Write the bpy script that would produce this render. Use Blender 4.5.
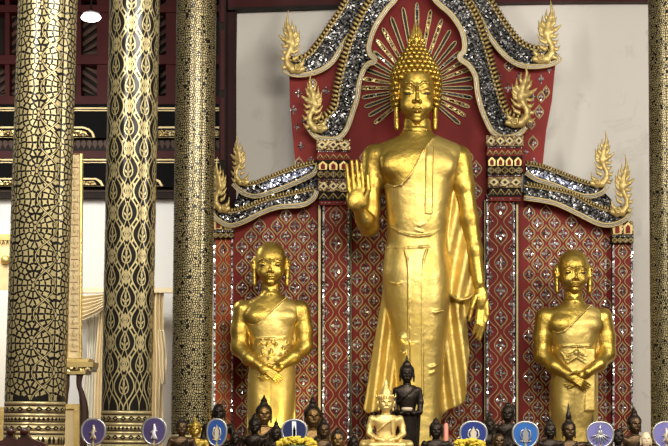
import bpy, math, random
import numpy as np
from mathutils import Vector, Matrix
from mathutils.geometry import tessellate_polygon

for o in list(bpy.data.objects):
    bpy.data.objects.remove(o, do_unlink=True)
SC = bpy.context.scene
COL = SC.collection
R = math.radians

# ------------------------------------------------------------------ camera
W_, H_, F_ = 668.0, 446.0, 1600.0
CAM = Vector((0.0, -16.0, 1.60))
TILT = math.atan(207.0 / F_)
ROLL = R(0.3)
ROT = Matrix.Rotation(math.pi / 2 + TILT, 3, 'X') @ Matrix.Rotation(ROLL, 3, 'Z')
cd = bpy.data.cameras.new('camera')
cam = bpy.data.objects.new('camera', cd)
COL.objects.link(cam)
cam.matrix_world = Matrix.Translation(CAM) @ ROT.to_4x4()
cd.sensor_width = 36.0
cd.lens = F_ / W_ * 36.0
cd.clip_end = 200
SC.camera = cam

# ------------------------------------------------------------------ world, lights, exposure
w = bpy.data.worlds.new('hall_daylight')
SC.world = w
w.use_nodes = True
nt = w.node_tree
nt.nodes.clear()
wo = nt.nodes.new('ShaderNodeOutputWorld')
bg = nt.nodes.new('ShaderNodeBackground')
tc = nt.nodes.new('ShaderNodeTexCoord')
sx = nt.nodes.new('ShaderNodeSeparateXYZ')
rp = nt.nodes.new('ShaderNodeValToRGB')
mp = nt.nodes.new('ShaderNodeMapRange')
mp.inputs[1].default_value = -1
mp.inputs[2].default_value = 1
nt.links.new(tc.outputs['Generated'], sx.inputs[0])
nt.links.new(sx.outputs[2], mp.inputs[0])
nt.links.new(mp.outputs[0], rp.inputs[0])
rp.color_ramp.elements[0].position = 0.0
rp.color_ramp.elements[0].color = (0.16, 0.10, 0.06, 1)
rp.color_ramp.elements[1].position = 1.0
rp.color_ramp.elements[1].color = (0.28, 0.27, 0.24, 1)
for pos, c in ((0.44, (0.22, 0.15, 0.09, 1)), (0.52, (0.62, 0.58, 0.50, 1)), (0.64, (0.50, 0.48, 0.43, 1)), (0.76, (0.42, 0.40, 0.35, 1)), (0.88, (0.28, 0.26, 0.23, 1))):
    e = rp.color_ramp.elements.new(pos)
    e.color = c
ab = nt.nodes.new('ShaderNodeMath')
ab.operation = 'ABSOLUTE'
nt.links.new(sx.outputs[0], ab.inputs[0])
m2 = nt.nodes.new('ShaderNodeMapRange')
m2.inputs[1].default_value = 0.15
m2.inputs[2].default_value = 0.95
m2.inputs[3].default_value = 1.0
m2.inputs[4].default_value = 0.22
nt.links.new(ab.outputs[0], m2.inputs[0])
mu = nt.nodes.new('ShaderNodeVectorMath')
mu.operation = 'SCALE'
nt.links.new(rp.outputs[0], mu.inputs[0])
nt.links.new(m2.outputs[0], mu.inputs[3])
nt.links.new(mu.outputs[0], bg.inputs[0])
bg.inputs[1].default_value = 0.80
nt.links.new(bg.outputs[0], wo.inputs[0])


def area(name, loc, target, sx_, sy_, power, color=(1, 1, 1)):
    l = bpy.data.lights.new(name, 'AREA')
    l.shape = 'RECTANGLE'
    l.size = sx_
    l.size_y = sy_
    l.energy = power
    l.color = color
    o = bpy.data.objects.new(name, l)
    COL.objects.link(o)
    o.location = loc
    d = Vector(target) - Vector(loc)
    o.rotation_euler = d.to_track_quat('-Z', 'Y').to_euler()
    return o


area('hall_light_front', (2.2, -11.5, 6.6), (0.8, 0, 3.0), 5.0, 1.6, 840, (1.0, 0.95, 0.87))
area('hall_light_side', (-3.6, -9.0, 6.0), (-0.4, 0, 2.6), 0.5, 3.0, 260, (1.0, 0.96, 0.9))
area('hall_light_right', (6.0, -6.0, 5.0), (1.2, 0, 2.6), 0.6, 2.5, 260, (1.0, 0.95, 0.88))
area('rear_aisle_light', (-3.9, 0.6, 5.4), (-3.3, 4.0, 1.4), 2.4, 0.8, 170, (1.0, 0.97, 0.92))


def spot(name, loc, target, power, angle, color):
    l = bpy.data.lights.new(name, 'SPOT')
    l.energy = power
    l.spot_size = R(angle)
    l.spot_blend = 0.8
    l.shadow_soft_size = 0.08
    l.color = color
    o = bpy.data.objects.new(name, l)
    COL.objects.link(o)
    o.location = loc
    d = Vector(target) - Vector(loc)
    o.rotation_euler = d.to_track_quat('-Z', 'Y').to_euler()


spot('altar_spot_disciple', (-0.15, -1.7, 1.30), (-0.62, -0.5, 2.0), 75, 60, (1.0, 0.82, 0.35))
spot('altar_spot_robe', (-0.05, -1.8, 1.30), (0.55, -0.55, 2.5), 75, 50, (1.0, 0.84, 0.4))

SC.view_settings.view_transform = 'Standard'
SC.view_settings.look = 'None'
SC.view_settings.gamma = 1.0
SC.view_settings.use_curve_mapping = False
SC.view_settings.exposure = 0.0


# ------------------------------------------------------------------ coordinates
def P(px, py, Y):
    d = ROT @ Vector(((px - W_ / 2) / F_, (H_ / 2 - py) / F_, -1.0))
    t = (Y - CAM.y) / d.y
    return CAM + d * t


FWD = ROT @ Vector((0, 0, -1))


def PS(px, py, Y):           # metres per pixel there
    return (P(px, py, Y) - CAM).dot(FWD) / F_


# ------------------------------------------------------------------ materials
def mat(name, color, rough=0.5, metal=0.0, noise=0.0, nscale=8.0, color2=None, bump=0.0, bscale=40.0, coat=0.0, rough2=None, spec=0.5):
    m = bpy.data.materials.new(name)
    m.use_nodes = True
    t = m.node_tree
    b = t.nodes['Principled BSDF']
    b.inputs['Base Color'].default_value = (*color, 1)
    b.inputs['Roughness'].default_value = rough
    b.inputs['Metallic'].default_value = metal
    b.inputs['Coat Weight'].default_value = coat
    b.inputs['Specular IOR Level'].default_value = spec
    b.inputs['Coat Roughness'].default_value = 0.12
    tc = t.nodes.new('ShaderNodeTexCoord')
    if color2 is not None:
        n = t.nodes.new('ShaderNodeTexNoise')
        n.inputs['Scale'].default_value = nscale
        n.inputs['Detail'].default_value = 5
        t.links.new(tc.outputs['Object'], n.inputs['Vector'])
        r = t.nodes.new('ShaderNodeValToRGB')
        r.color_ramp.elements[0].position = 0.5 - noise
        r.color_ramp.elements[1].position = 0.5 + noise
        r.color_ramp.elements[0].color = (*color, 1)
        r.color_ramp.elements[1].color = (*color2, 1)
        t.links.new(n.outputs['Fac'], r.inputs[0])
        t.links.new(r.outputs[0], b.inputs['Base Color'])
        if rough2 is not None:
            q = t.nodes.new('ShaderNodeMapRange')
            q.inputs[1].default_value = 0.5 - noise
            q.inputs[2].default_value = 0.5 + noise
            q.inputs[3].default_value = rough
            q.inputs[4].default_value = rough2
            t.links.new(n.outputs['Fac'], q.inputs[0])
            t.links.new(q.outputs[0], b.inputs['Roughness'])
    if bump > 0:
        n2 = t.nodes.new('ShaderNodeTexNoise')
        n2.inputs['Scale'].default_value = bscale
        n2.inputs['Detail'].default_value = 4
        t.links.new(tc.outputs['Object'], n2.inputs['Vector'])
        bp = t.nodes.new('ShaderNodeBump')
        bp.inputs['Strength'].default_value = bump
        bp.inputs['Distance'].default_value = 0.02
        t.links.new(n2.outputs['Fac'], bp.inputs['Height'])
        t.links.new(bp.outputs[0], b.inputs['Normal'])
    return m


def mosaic(name, stops, scale=28.0, rough=0.12, tilt=0.55, metal=0.95):
    """small mirror tesserae, each set at its own slant"""
    m = bpy.data.materials.new(name)
    m.use_nodes = True
    t = m.node_tree
    b = t.nodes['Principled BSDF']
    tc = t.nodes.new('ShaderNodeTexCoord')
    v = t.nodes.new('ShaderNodeTexVoronoi')
    v.inputs['Scale'].default_value = scale
    t.links.new(tc.outputs['Object'], v.inputs['Vector'])
    s = t.nodes.new('ShaderNodeSeparateColor')
    t.links.new(v.outputs['Color'], s.inputs[0])
    r = t.nodes.new('ShaderNodeValToRGB')
    r.color_ramp.interpolation = 'CONSTANT'
    els = r.color_ramp.elements
    els[0].position, els[0].color = 0.0, (*stops[0][1], 1)
    els[1].position, els[1].color = stops[1][0], (*stops[1][1], 1)
    for p_, c_ in stops[2:]:
        e = els.new(p_)
        e.color = (*c_, 1)
    t.links.new(s.outputs[0], r.inputs[0])
    t.links.new(r.outputs[0], b.inputs['Base Color'])
    vm = t.nodes.new('ShaderNodeVectorMath')
    vm.operation = 'SUBTRACT'
    vm.inputs[1].default_value = (0.5, 0.5, 0.5)
    t.links.new(v.outputs['Color'], vm.inputs[0])
    vs = t.nodes.new('ShaderNodeVectorMath')
    vs.operation = 'SCALE'
    vs.inputs[3].default_value = tilt
    t.links.new(vm.outputs[0], vs.inputs[0])
    g = t.nodes.new('ShaderNodeNewGeometry')
    va = t.nodes.new('ShaderNodeVectorMath')
    va.operation = 'ADD'
    t.links.new(g.outputs['Normal'], va.inputs[0])
    t.links.new(vs.outputs[0], va.inputs[1])
    vn = t.nodes.new('ShaderNodeVectorMath')
    vn.operation = 'NORMALIZE'
    t.links.new(va.outputs[0], vn.inputs[0])
    t.links.new(vn.outputs[0], b.inputs['Normal'])
    b.inputs['Roughness'].default_value = rough
    b.inputs['Metallic'].default_value = metal
    return m


M = {}
M['gold'] = mat('gold_leaf', (0.62, 0.425, 0.092), 0.34, 0.95, 0.28, 3.0, (0.43, 0.285, 0.05), 0.26, 24, rough2=0.46)
M['gold_pale'] = mat('gold_robe_leaf', (0.70, 0.515, 0.16), 0.40, 0.85, 0.22, 5.0, (0.52, 0.37, 0.09), 0.34, 14, rough2=0.52)
M['gold_dark'] = mat('gold_aged', (0.52, 0.33, 0.07), 0.36, 0.95, 0.25, 4.0, (0.38, 0.23, 0.04), 0.18, 30)
M['gold_paint'] = mat('gold_paint', (0.56, 0.425, 0.155), 0.42, 0.45, 0.2, 9, (0.43, 0.30, 0.09), 0.1, 60)
M['gold_trim'] = mat('gold_trim', (0.62, 0.49, 0.24), 0.5, 0.2, 0.2, 12, (0.46, 0.35, 0.15))
M['gold_stencil'] = mat('gold_stencil', (0.50, 0.41, 0.20), 0.36, 0.55, 0.25, 3.0, (0.37, 0.30, 0.135))
M['gold_cream'] = mat('pale_gilding', (0.80, 0.59, 0.22), 0.36, 0.65, 0.2, 14, (0.66, 0.46, 0.14), 0.15, 50)
M['lacquer'] = mat('black_lacquer', (0.010, 0.008, 0.006), 0.22, 0.0, spec=0.25)
M['red'] = mat('red_lacquer_panel', (0.225, 0.028, 0.022), 0.6, 0, 0.25, 2.0, (0.165, 0.019, 0.016), spec=0.12)
M['red_niche'] = mat('red_niche_paint', (0.20, 0.022, 0.019), 0.6, 0, 0.25, 2.5, (0.15, 0.015, 0.013), spec=0.12)
M['red_warm_lit'] = mat('warm_lit_red_lacquer', (0.42, 0.075, 0.022), 0.5, 0, 0.25, 2.0, (0.32, 0.05, 0.016), spec=0.12)  # red lacquer with the warm light on the left pilaster put into its colour
M['dark_slot'] = mat('dark_ray_inlay', (0.02, 0.014, 0.008), 0.5, 0.0, spec=0.15)
M['mirror'] = mosaic('mirror_mosaic', [(0, (0.010, 0.010, 0.010)), (0.34, (0.045, 0.044, 0.042)), (0.56, (0.11, 0.105, 0.10)), (0.78, (0.24, 0.235, 0.225)), (0.93, (0.75, 0.75, 0.73))], 66, 0.2, 0.8, 0.6)
M['mirror_blue'] = mosaic('mirror_mosaic_blue', [(0, (0.04, 0.045, 0.07)), (0.25, (0.16, 0.18, 0.28)), (0.5, (0.40, 0.44, 0.62)), (0.75, (0.9, 0.92, 1.0))], 62, 0.18, 0.7, 0.6)
M['mirror_flower'] = mosaic('mirror_petals', [(0, (0.06, 0.065, 0.07)), (0.28, (0.26, 0.27, 0.28)), (0.50, (0.55, 0.56, 0.57)), (0.74, (0.97, 0.97, 0.97))], 52, 0.14, 0.7, 0.5)
M['mirror_gold'] = mosaic('mirror_mosaic_gold', [(0, (0.04, 0.025, 0.01)), (0.35, (0.22, 0.14, 0.04)), (0.6, (0.46, 0.32, 0.10)), (0.88, (0.8, 0.65, 0.35))], 60, 0.25, 0.7, 0.5)
M['maroon'] = mat('maroon_painted_wood', (0.050, 0.0085, 0.008), 0.5, 0, 0.2, 3, (0.036, 0.006, 0.0055), spec=0.1)
M['dark_wood'] = mat('dark_stained_wood', (0.018, 0.011, 0.008), 0.6, 0, 0.2, 6, (0.011, 0.007, 0.005), spec=0.1)
M['brown_wood'] = mat('brown_wood', (0.065, 0.034, 0.022), 0.5, 0, 0.2, 6, (0.04, 0.020, 0.013), spec=0.15)
M['post_red'] = mat('dark_maroon_post', (0.022, 0.005, 0.0045), 0.55, spec=0.1)
M['black_paint'] = mat('black_beam_paint', (0.006, 0.006, 0.006), 0.9, spec=0.03)
M['rosewood'] = mat('carved_rosewood', (0.045, 0.012, 0.008), 0.35, 0, 0.2, 8, (0.03, 0.008, 0.005), coat=0.3)
M['cream'] = mat('cream_curtain', (0.88, 0.76, 0.50), 0.8, 0, 0.2, 2, (0.84, 0.70, 0.44))
M['cream_pale'] = mat('pale_curtain', (0.78, 0.74, 0.62), 0.8)
M['white_wall'] = mat('white_rear_plaster', (0.78, 0.77, 0.73), 0.8, 0, 0.3, 0.8, (0.74, 0.73, 0.69))
M['beige'] = mat('beige_gilded_panel', (0.70, 0.55, 0.28), 0.55, 0.2, 0.2, 8, (0.62, 0.46, 0.22))
M['cap_gold'] = mosaic('carved_gilding', [(0, (0.03, 0.012, 0.006)), (0.3, (0.10, 0.055, 0.018)), (0.55, (0.30, 0.20, 0.07)), (0.8, (0.50, 0.37, 0.15))], 75, 0.35, 0.6, 0.3)
M['bronze'] = mat('dark_bronze', (0.035, 0.024, 0.015), 0.36, 0.75, 0.2, 14, (0.020, 0.014, 0.010), 0.15, 60)
M['bronze_brown'] = mat('brown_bronze', (0.12, 0.07, 0.030), 0.36, 0.8, 0.2, 14, (0.05, 0.030, 0.016), 0.15, 60)
M['bronze_gold'] = mat('rubbed_bronze', (0.26, 0.15, 0.05), 0.34, 0.85, 0.22, 12, (0.10, 0.055, 0.022), 0.15, 60)
M['silver'] = mat('silver_trim', (0.46, 0.45, 0.42), 0.35, 0.7)
M['emblem'] = mat('pale_gold_thread', (0.72, 0.64, 0.45), 0.45, 0.5)
M['white_thread_and_sheen'] = mat('white_thread_and_sheen', (0.85, 0.85, 0.85), 0.5)
M['pink_wax'] = mat('pink_candle_wax', (0.72, 0.26, 0.17), 0.5)
M['board'] = mat('gilded_board', (0.78, 0.64, 0.36), 0.6, 0.1)
M['leaf'] = mat('green_leaves', (0.06, 0.10, 0.02), 0.6)
M['petal'] = mat('yellow_petals', (0.80, 0.66, 0.06), 0.6, 0, 0.2, 60, (0.70, 0.50, 0.04))
M['porcelain'] = mat('white_porcelain', (0.7, 0.7, 0.68), 0.2)
M['red_cloth'] = mat('red_altar_cloth', (0.16, 0.02, 0.016), 0.8)
M['floor'] = mat('red_carpet', (0.14, 0.03, 0.025), 0.9)
M['skin_cream'] = mat('pale_cream_face', (0.70, 0.55, 0.34), 0.5)
M['offering'] = mat('folded_cream_cloth', (0.66, 0.52, 0.34), 0.7)
M['eye'] = mat('dark_eye_inlay', (0.02, 0.012, 0.008), 0.25)
for nm, c in (('violet', (0.075, 0.055, 0.17)), ('blue', (0.02, 0.09, 0.36)), ('navy', (0.012, 0.022, 0.10)), ('royal', (0.02, 0.045, 0.25)),
              ('azure', (0.025, 0.14, 0.46)), ('lilac', (0.20, 0.19, 0.46))):
    M['fan_' + nm] = mat('fan_cloth_' + nm, c, 0.32, 0, 0.25, 9, tuple(x * 0.75 for x in c), spec=0.6)


def plaster():
    m = mat('white_altar_plaster', (0.64, 0.61, 0.545), 0.85, 0, 0.35, 0.7, (0.59, 0.56, 0.49), 0.05, 3)
    t = m.node_tree
    b = t.nodes['Principled BSDF']
    src = b.inputs['Base Color'].links[0].from_socket
    tc = t.nodes.new('ShaderNodeTexCoord')
    n = t.nodes.new('ShaderNodeTexNoise')
    n.inputs['Scale'].default_value = 2.1
    n.inputs['Detail'].default_value = 9
    n.inputs['Roughness'].default_value = 0.7
    n.inputs['Distortion'].default_value = 1.2
    t.links.new(tc.outputs['Object'], n.inputs['Vector'])
    r = t.nodes.new('ShaderNodeValToRGB')
    r.color_ramp.elements[0].position = 0.575
    r.color_ramp.elements[0].color = (0, 0, 0, 1)
    r.color_ramp.elements[1].position = 0.70
    r.color_ramp.elements[1].color = (0.6, 0.6, 0.6, 1)
    t.links.new(n.outputs['Fac'], r.inputs[0])
    mx = t.nodes.new('ShaderNodeMix')
    mx.data_type = 'RGBA'
    t.links.new(r.outputs[0], mx.inputs[0])
    t.links.new(src, mx.inputs[6])
    mx.inputs[7].default_value = (0.42, 0.39, 0.34, 1)
    t.links.new(mx.outputs[2], b.inputs['Base Color'])
    return m


M['plaster'] = plaster()
lm = bpy.data.materials.new('lamp_glow')
lm.use_nodes = True
lb = lm.node_tree.nodes['Principled BSDF']
lb.inputs['Emission Color'].default_value = (1, 0.98, 0.94, 1)
lb.inputs['Emission Strength'].default_value = 9.0
M['glow'] = lm


# ------------------------------------------------------------------ object helpers
def link(name, me, parent=None):
    o = bpy.data.objects.new(name, me)
    COL.objects.link(o)
    if parent is not None:
        o.parent = parent
        o.matrix_parent_inverse = parent.matrix_world.inverted()
    return o


def tag(o, label=None, cat=None, group=None, kind=None):
    for k, v in (('label', label), ('category', cat), ('group', group), ('kind', kind)):
        if v:
            o[k] = v
    return o


def empty(name, loc, label, cat, group=None):
    o = bpy.data.objects.new(name, None)
    o.empty_display_size = 0.1
    COL.objects.link(o)
    o.location = loc
    o.matrix_world = Matrix.Translation(loc)
    return tag(o, label, cat, group)


class MB:
    def __init__(s):
        s.v, s.f, s.m, s.mats, s.sm = [], [], [], [], []

    def mi(s, m):
        if m not in s.mats:
            s.mats.append(m)
        return s.mats.index(m)

    def raw(s, vs, fs, m, smooth=False):
        b = len(s.v)
        s.v += [tuple(v) for v in vs]
        i = s.mi(m)
        for f in fs:
            s.f.append(tuple(b + k for k in f))
            s.m.append(i)
            s.sm.append(smooth)

    def box(s, lo, hi, m):
        x0, y0, z0 = lo
        x1, y1, z1 = hi
        v = [(x0, y0, z0), (x1, y0, z0), (x1, y1, z0), (x0, y1, z0), (x0, y0, z1), (x1, y0, z1), (x1, y1, z1), (x0, y1, z1)]
        s.raw(v, [(0, 3, 2, 1), (4, 5, 6, 7), (0, 1, 5, 4), (1, 2, 6, 5), (2, 3, 7, 6), (3, 0, 4, 7)], m)

    def slab(s, pts, Y, th, m, bev=0.0):
        """outline traced in pixels, set up at distance Y, th metres thick"""
        fr = [P(x, y, Y) for x, y in pts]
        s.slabw(fr, th, m, bev)

    def slabw(s, fr, th, m, bev=0.0):
        n = len(fr)
        bk = [(p.x, p.y + th, p.z) for p in fr]
        tris = tessellate_polygon([[Vector((p.x, p.z, 0)) for p in fr]])
        a = sum(fr[i].x * fr[(i + 1) % n].z - fr[(i + 1) % n].x * fr[i].z for i in range(n))
        fs = []
        for t in tris:
            p, q, r = (fr[k] for k in t)
            c = (q.x - p.x) * (r.z - p.z) - (r.x - p.x) * (q.z - p.z)
            t = tuple(t) if c > 0 else tuple(reversed(t))
            fs.append(t)
            fs.append(tuple(k + n for k in reversed(t)))
        for i in range(n):
            j = (i + 1) % n
            fs.append((i, i + n, j + n, j) if a > 0 else (j, j + n, i + n, i))
        s.raw([tuple(p) for p in fr] + bk, fs, m)

    def tube(s, pts, rad, m, seg=6, closed=False, smooth=True):
        n = len(pts)
        pts = [Vector(p) for p in pts]
        rads = rad if isinstance(rad, (list, tuple)) else [rad] * n
        vs, fs = [], []
        for i, p in enumerate(pts):
            a = pts[i - 1] if (i > 0 or closed) else p
            b = pts[(i + 1) % n] if (i < n - 1 or closed) else p
            t = (b - a).normalized() if (b - a).length > 1e-9 else Vector((0, 0, 1))
            u = t.cross(Vector((0, 1, 0.013)))
            u = u.normalized() if u.length > 1e-6 else Vector((1, 0, 0))
            q = t.cross(u).normalized()
            for k in range(seg):
                an = 2 * math.pi * k / seg
                vs.append(p + (u * math.cos(an) + q * math.sin(an)) * rads[i])
        for i in range(n if closed else n - 1):
            j = (i + 1) % n
            for k in range(seg):
                l = (k + 1) % seg
                fs.append((i * seg + k, i * seg + l, j * seg + l, j * seg + k))
        if not closed:
            fs.append(tuple(reversed(range(seg))))
            fs.append(tuple(range((n - 1) * seg, n * seg)))
        s.raw(vs, fs, m, smooth)

    def lathe(s, c, prof, m, seg=24, smooth=True, sx=1.0, sy=1.0):
        vs, fs = [], []
        for r, z in prof:
            for k in range(seg):
                a = 2 * math.pi * k / seg
                vs.append((c[0] + math.cos(a) * r * sx, c[1] + math.sin(a) * r * sy, c[2] + z))
        n = len(prof)
        for i in range(n - 1):
            for k in range(seg):
                l = (k + 1) % seg
                fs.append((i * seg + k, i * seg + l, (i + 1) * seg + l, (i + 1) * seg + k))
        fs.append(tuple(reversed(range(seg))))
        fs.append(tuple(range((n - 1) * seg, n * seg)))
        s.raw(vs, fs, m, smooth)

    def blob(s, c, rx, ry, rz, m, seg=8, rings=5):
        vs, fs = [(c[0], c[1], c[2] - rz)], []
        for i in range(1, rings):
            t = math.pi * i / rings
            for k in range(seg):
                a = 2 * math.pi * k / seg
                vs.append((c[0] + rx * math.sin(t) * math.cos(a), c[1] + ry * math.sin(t) * math.sin(a), c[2] - rz * math.cos(t)))
        vs.append((c[0], c[1], c[2] + rz))
        for k in range(seg):
            l = (k + 1) % seg
            fs.append((0, 1 + l, 1 + k))
            for i in range(rings - 2):
                fs.append((1 + i * seg + k, 1 + i * seg + l, 1 + (i + 1) * seg + l, 1 + (i + 1) * seg + k))
            fs.append((len(vs) - 1, 1 + (rings - 2) * seg + k, 1 + (rings - 2) * seg + l))
        s.raw(vs, fs, m, True)

    def build(s, name, parent=None):
        me = bpy.data.meshes.new(name)
        me.from_pydata(s.v, [], s.f)
        for m in s.mats:
            me.materials.append(m)
        me.polygons.foreach_set('material_index', s.m)
        me.polygons.foreach_set('use_smooth', s.sm)
        me.update()
        return link(name, me, parent)


def catmull(pts, n=6, closed=False):
    out = []
    N = len(pts)
    rng = N if closed else N - 1
    for i in range(rng):
        if closed:
            p = [pts[(i + k - 1) % N] for k in range(4)]
        else:
            p = [pts[max(0, min(N - 1, i + k - 1))] for k in range(4)]
        for j in range(n):
            t = j / n
            out.append(tuple(0.5 * (2 * p[1][a] + (p[2][a] - p[0][a]) * t + (2 * p[0][a] - 5 * p[1][a] + 4 * p[2][a] - p[3][a]) * t * t
                                    + (3 * p[1][a] - p[0][a] - 3 * p[2][a] + p[3][a]) * t ** 3) for a in range(len(pts[0]))))
    if not closed:
        out.append(tuple(pts[-1]))
    return out


def resample(pts, step):
    out, acc = [pts[0]], 0.0
    for a, b in zip(pts, pts[1:]):
        L = math.dist(a, b)
        t = step - acc
        while t <= L:
            f = t / L
            out.append(tuple(a[k] + (b[k] - a[k]) * f for k in range(len(a))))
            t += step
        acc = L - (t - step)
    return out


def inpoly(x, y, poly):
    c = False
    j = len(poly) - 1
    for i in range(len(poly)):
        xi, yi = poly[i]
        xj, yj = poly[j]
        if (yi > y) != (yj > y) and x < (xj - xi) * (y - yi) / (yj - yi) + xi:
            c = not c
        j = i
    return c


# ------------------------------------------------------------------ blended solids (a body is ONE continuous skin)
class Solid:
    """a field on a grid; units are small: x right, y down, d towards the viewer"""

    def __init__(s, x0, x1, y0, y1, d0, d1, h):
        s.h = h
        s.ax = [np.arange(a, b + h, h, dtype=np.float32) for a, b in ((x0, x1), (y0, y1), (d0, d1))]
        s.F = np.full([len(a) for a in s.ax], 8.0, np.float32)

    def _sl(s, bb, mg):
        sl = []
        for k in range(3):
            a = s.ax[k]
            i0 = int(np.searchsorted(a, bb[2 * k] - mg))
            i1 = int(np.searchsorted(a, bb[2 * k + 1] + mg))
            sl.append(slice(i0, max(i1, i0)))
        return tuple(sl)

    def _g(s, sl):
        return s.ax[0][sl[0]][:, None, None], s.ax[1][sl[1]][None, :, None], s.ax[2][sl[2]][None, None, :]

    def _mix(s, sl, v, k, op):
        A = s.F[sl]
        if A.size == 0:
            return
        v = v.astype(np.float32)
        if op == 'cut':
            v = -v
            h = np.clip(0.5 - 0.5 * (v - A) / max(k, 1e-4), 0, 1)
            s.F[sl] = A * h + v * (1 - h) + k * h * (1 - h)
            h = None
            s.F[sl] = np.maximum(s.F[sl], A)
        else:
            h = np.clip(0.5 + 0.5 * (v - A) / max(k, 1e-4), 0, 1)
            s.F[sl] = v * (1 - h) + A * h - k * h * (1 - h)

    def cone(s, a, b, ra, rb, k=2.0, flat=1.0, op='add'):
        r = max(ra, rb)
        bb = (min(a[0], b[0]) - r, max(a[0], b[0]) + r, min(a[1], b[1]) - r, max(a[1], b[1]) + r, min(a[2], b[2]) - r, max(a[2], b[2]) + r)
        sl = s._sl(bb, 4 + k)
        x, y, d = s._g(sl)
        ab = np.array([b[0] - a[0], b[1] - a[1], (b[2] - a[2]) / flat])
        px, py, pd = x - a[0], y - a[1], (d - a[2]) / flat
        t = np.clip((px * ab[0] + py * ab[1] + pd * ab[2]) / max(1e-6, float(ab @ ab)), 0, 1)
        v = np.sqrt((px - t * ab[0]) ** 2 + (py - t * ab[1]) ** 2 + (pd - t * ab[2]) ** 2) - (ra + (rb - ra) * t)
        s._mix(sl, v, k, op)

    def chain(s, pts, k=2.0, flat=1.0, op='add'):
        for a, b in zip(pts, pts[1:]):
            s.cone(a[:3], b[:3], a[3], b[3], k, flat, op)

    def ball(s, c, rx, ry, rd, k=2.0, op='add'):
        sl = s._sl((c[0] - rx, c[0] + rx, c[1] - ry, c[1] + ry, c[2] - rd, c[2] + rd), 4 + k)
        x, y, d = s._g(sl)
        q = np.sqrt(((x - c[0]) / rx) ** 2 + ((y - c[1]) / ry) ** 2 + ((d - c[2]) / rd) ** 2)
        q2 = np.sqrt(((x - c[0]) / rx ** 2) ** 2 + ((y - c[1]) / ry ** 2) ** 2 + ((d - c[2]) / rd ** 2) ** 2)
        s._mix(sl, q * (q - 1) / np.maximum(q2, 1e-5), k, op)

    def loftfield(s, rows, sl, n=2.3, smooth=6.0, grow=0.0):
        x, y, d = s._g(sl)
        yy = s.ax[1][sl[1]]
        rows = np.array(rows, float)
        pad = int(smooth / s.h)
        ker = np.hanning(2 * pad + 3)
        ker /= ker.sum()
        Y = np.arange(yy[0] - (pad + 1) * s.h, yy[-1] + (pad + 1.5) * s.h, s.h)[:len(yy) + 2 * (pad + 1)]
        out = []
        for c in range(1, 5):
            a = np.interp(Y, rows[:, 0], rows[:, c])
            out.append(np.convolve(a, ker, 'valid')[:len(yy)])
        xl, xr, dc, dh = [o[None, :, None] for o in out]
        xc, rx, rd = (xl + xr) / 2, (xr - xl) / 2 + grow, dh + grow
        rx = np.maximum(rx, 0.3)
        rd = np.maximum(rd, 0.3)
        q = (np.abs((x - xc) / rx) ** n + np.abs((d - dc) / rd) ** n) ** (1 / n)
        f = (q - 1) * np.minimum(rx, rd)
        return np.maximum(f, np.maximum(rows[0, 0] - y, y - rows[-1, 0]))

    def rowbb(s, rows, g=0.0):
        r = np.array(rows, float)
        return (r[:, 1].min() - g, r[:, 2].max() + g, r[0, 0], r[-1, 0], (r[:, 3] - r[:, 4]).min() - g, (r[:, 3] + r[:, 4]).max() + g)

    def loft(s, rows, k=2.0, n=2.3, smooth=6.0, grow=0.0, mask=None, op='add'):
        sl = s._sl(s.rowbb(rows, grow), 4 + k)
        f = s.loftfield(rows, sl, n, smooth, grow)
        if mask is not None:
            f = np.maximum(f, mask(*s._g(sl)))
        s._mix(sl, f, k, op)

    def sheet(s, poly, dc, dh, k=1.5, wave=None, op='add', rnd=1.0):
        """a thick cloth sheet cut to an outline, folds by wave(x, y)"""
        xs = [p[0] for p in poly]
        ys = [p[1] for p in poly]
        sl = s._sl((min(xs), max(xs), min(ys), max(ys), dc - dh - 4, dc + dh + 4), 4 + k)
        x, y, d = s._g(sl)
        X, Y = x[:, :, 0], y[:, :, 0]
        X, Y = np.broadcast_arrays(X, Y)
        dist = np.full(X.shape, 1e9)
        sign = np.zeros(X.shape, bool)
        n = len(poly)
        for i in range(n):
            x0, y0 = poly[i]
            x1, y1 = poly[(i + 1) % n]
            ex, ey = x1 - x0, y1 - y0
            t = np.clip(((X - x0) * ex + (Y - y0) * ey) / (ex * ex + ey * ey + 1e-9), 0, 1)
            dist = np.minimum(dist, (X - x0 - t * ex) ** 2 + (Y - y0 - t * ey) ** 2)
            c = ((y0 > Y) != (y1 > Y)) & (X < (x1 - x0) * (Y - y0) / ((y1 - y0) if abs(y1 - y0) > 1e-9 else 1e-9) + x0)
            sign ^= c
        d2 = np.sqrt(dist) * np.where(sign, -1, 1)
        D0 = dc + (wave(X, Y) if wave else 0 * X)
        q1 = np.maximum(d2[:, :, None] + rnd, 0)
        q2 = np.maximum(np.abs(d - D0[:, :, None]) - dh + rnd, 0)
        f = np.sqrt(q1 ** 2 + q2 ** 2) - rnd + np.minimum(np.maximum(d2[:, :, None] + rnd, np.abs(d - D0[:, :, None]) - dh + rnd), 0)
        s._mix(sl, f, k, op)

    def mesh(s):
        F = s.F
        nx, ny, nz = F.shape
        neg = F < 0
        c = np.zeros((nx - 1, ny - 1, nz - 1), np.uint8)
        for i in (0, 1):
            for j in (0, 1):
                for k in (0, 1):
                    c += neg[i:nx - 1 + i, j:ny - 1 + j, k:nz - 1 + k]
        act = np.argwhere((c > 0) & (c < 8))
        idx = np.full(c.shape, -1, np.int64)
        idx[tuple(act.T)] = np.arange(len(act))
        acc = np.zeros((len(act), 3))
        cnt = np.zeros(len(act))
        offs = [np.array(o) for o in ((0, 0, 0), (1, 0, 0), (0, 1, 0), (1, 1, 0), (0, 0, 1), (1, 0, 1), (0, 1, 1), (1, 1, 1))]
        vals = [F[tuple((act + o).T)].astype(np.float64) for o in offs]
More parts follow.
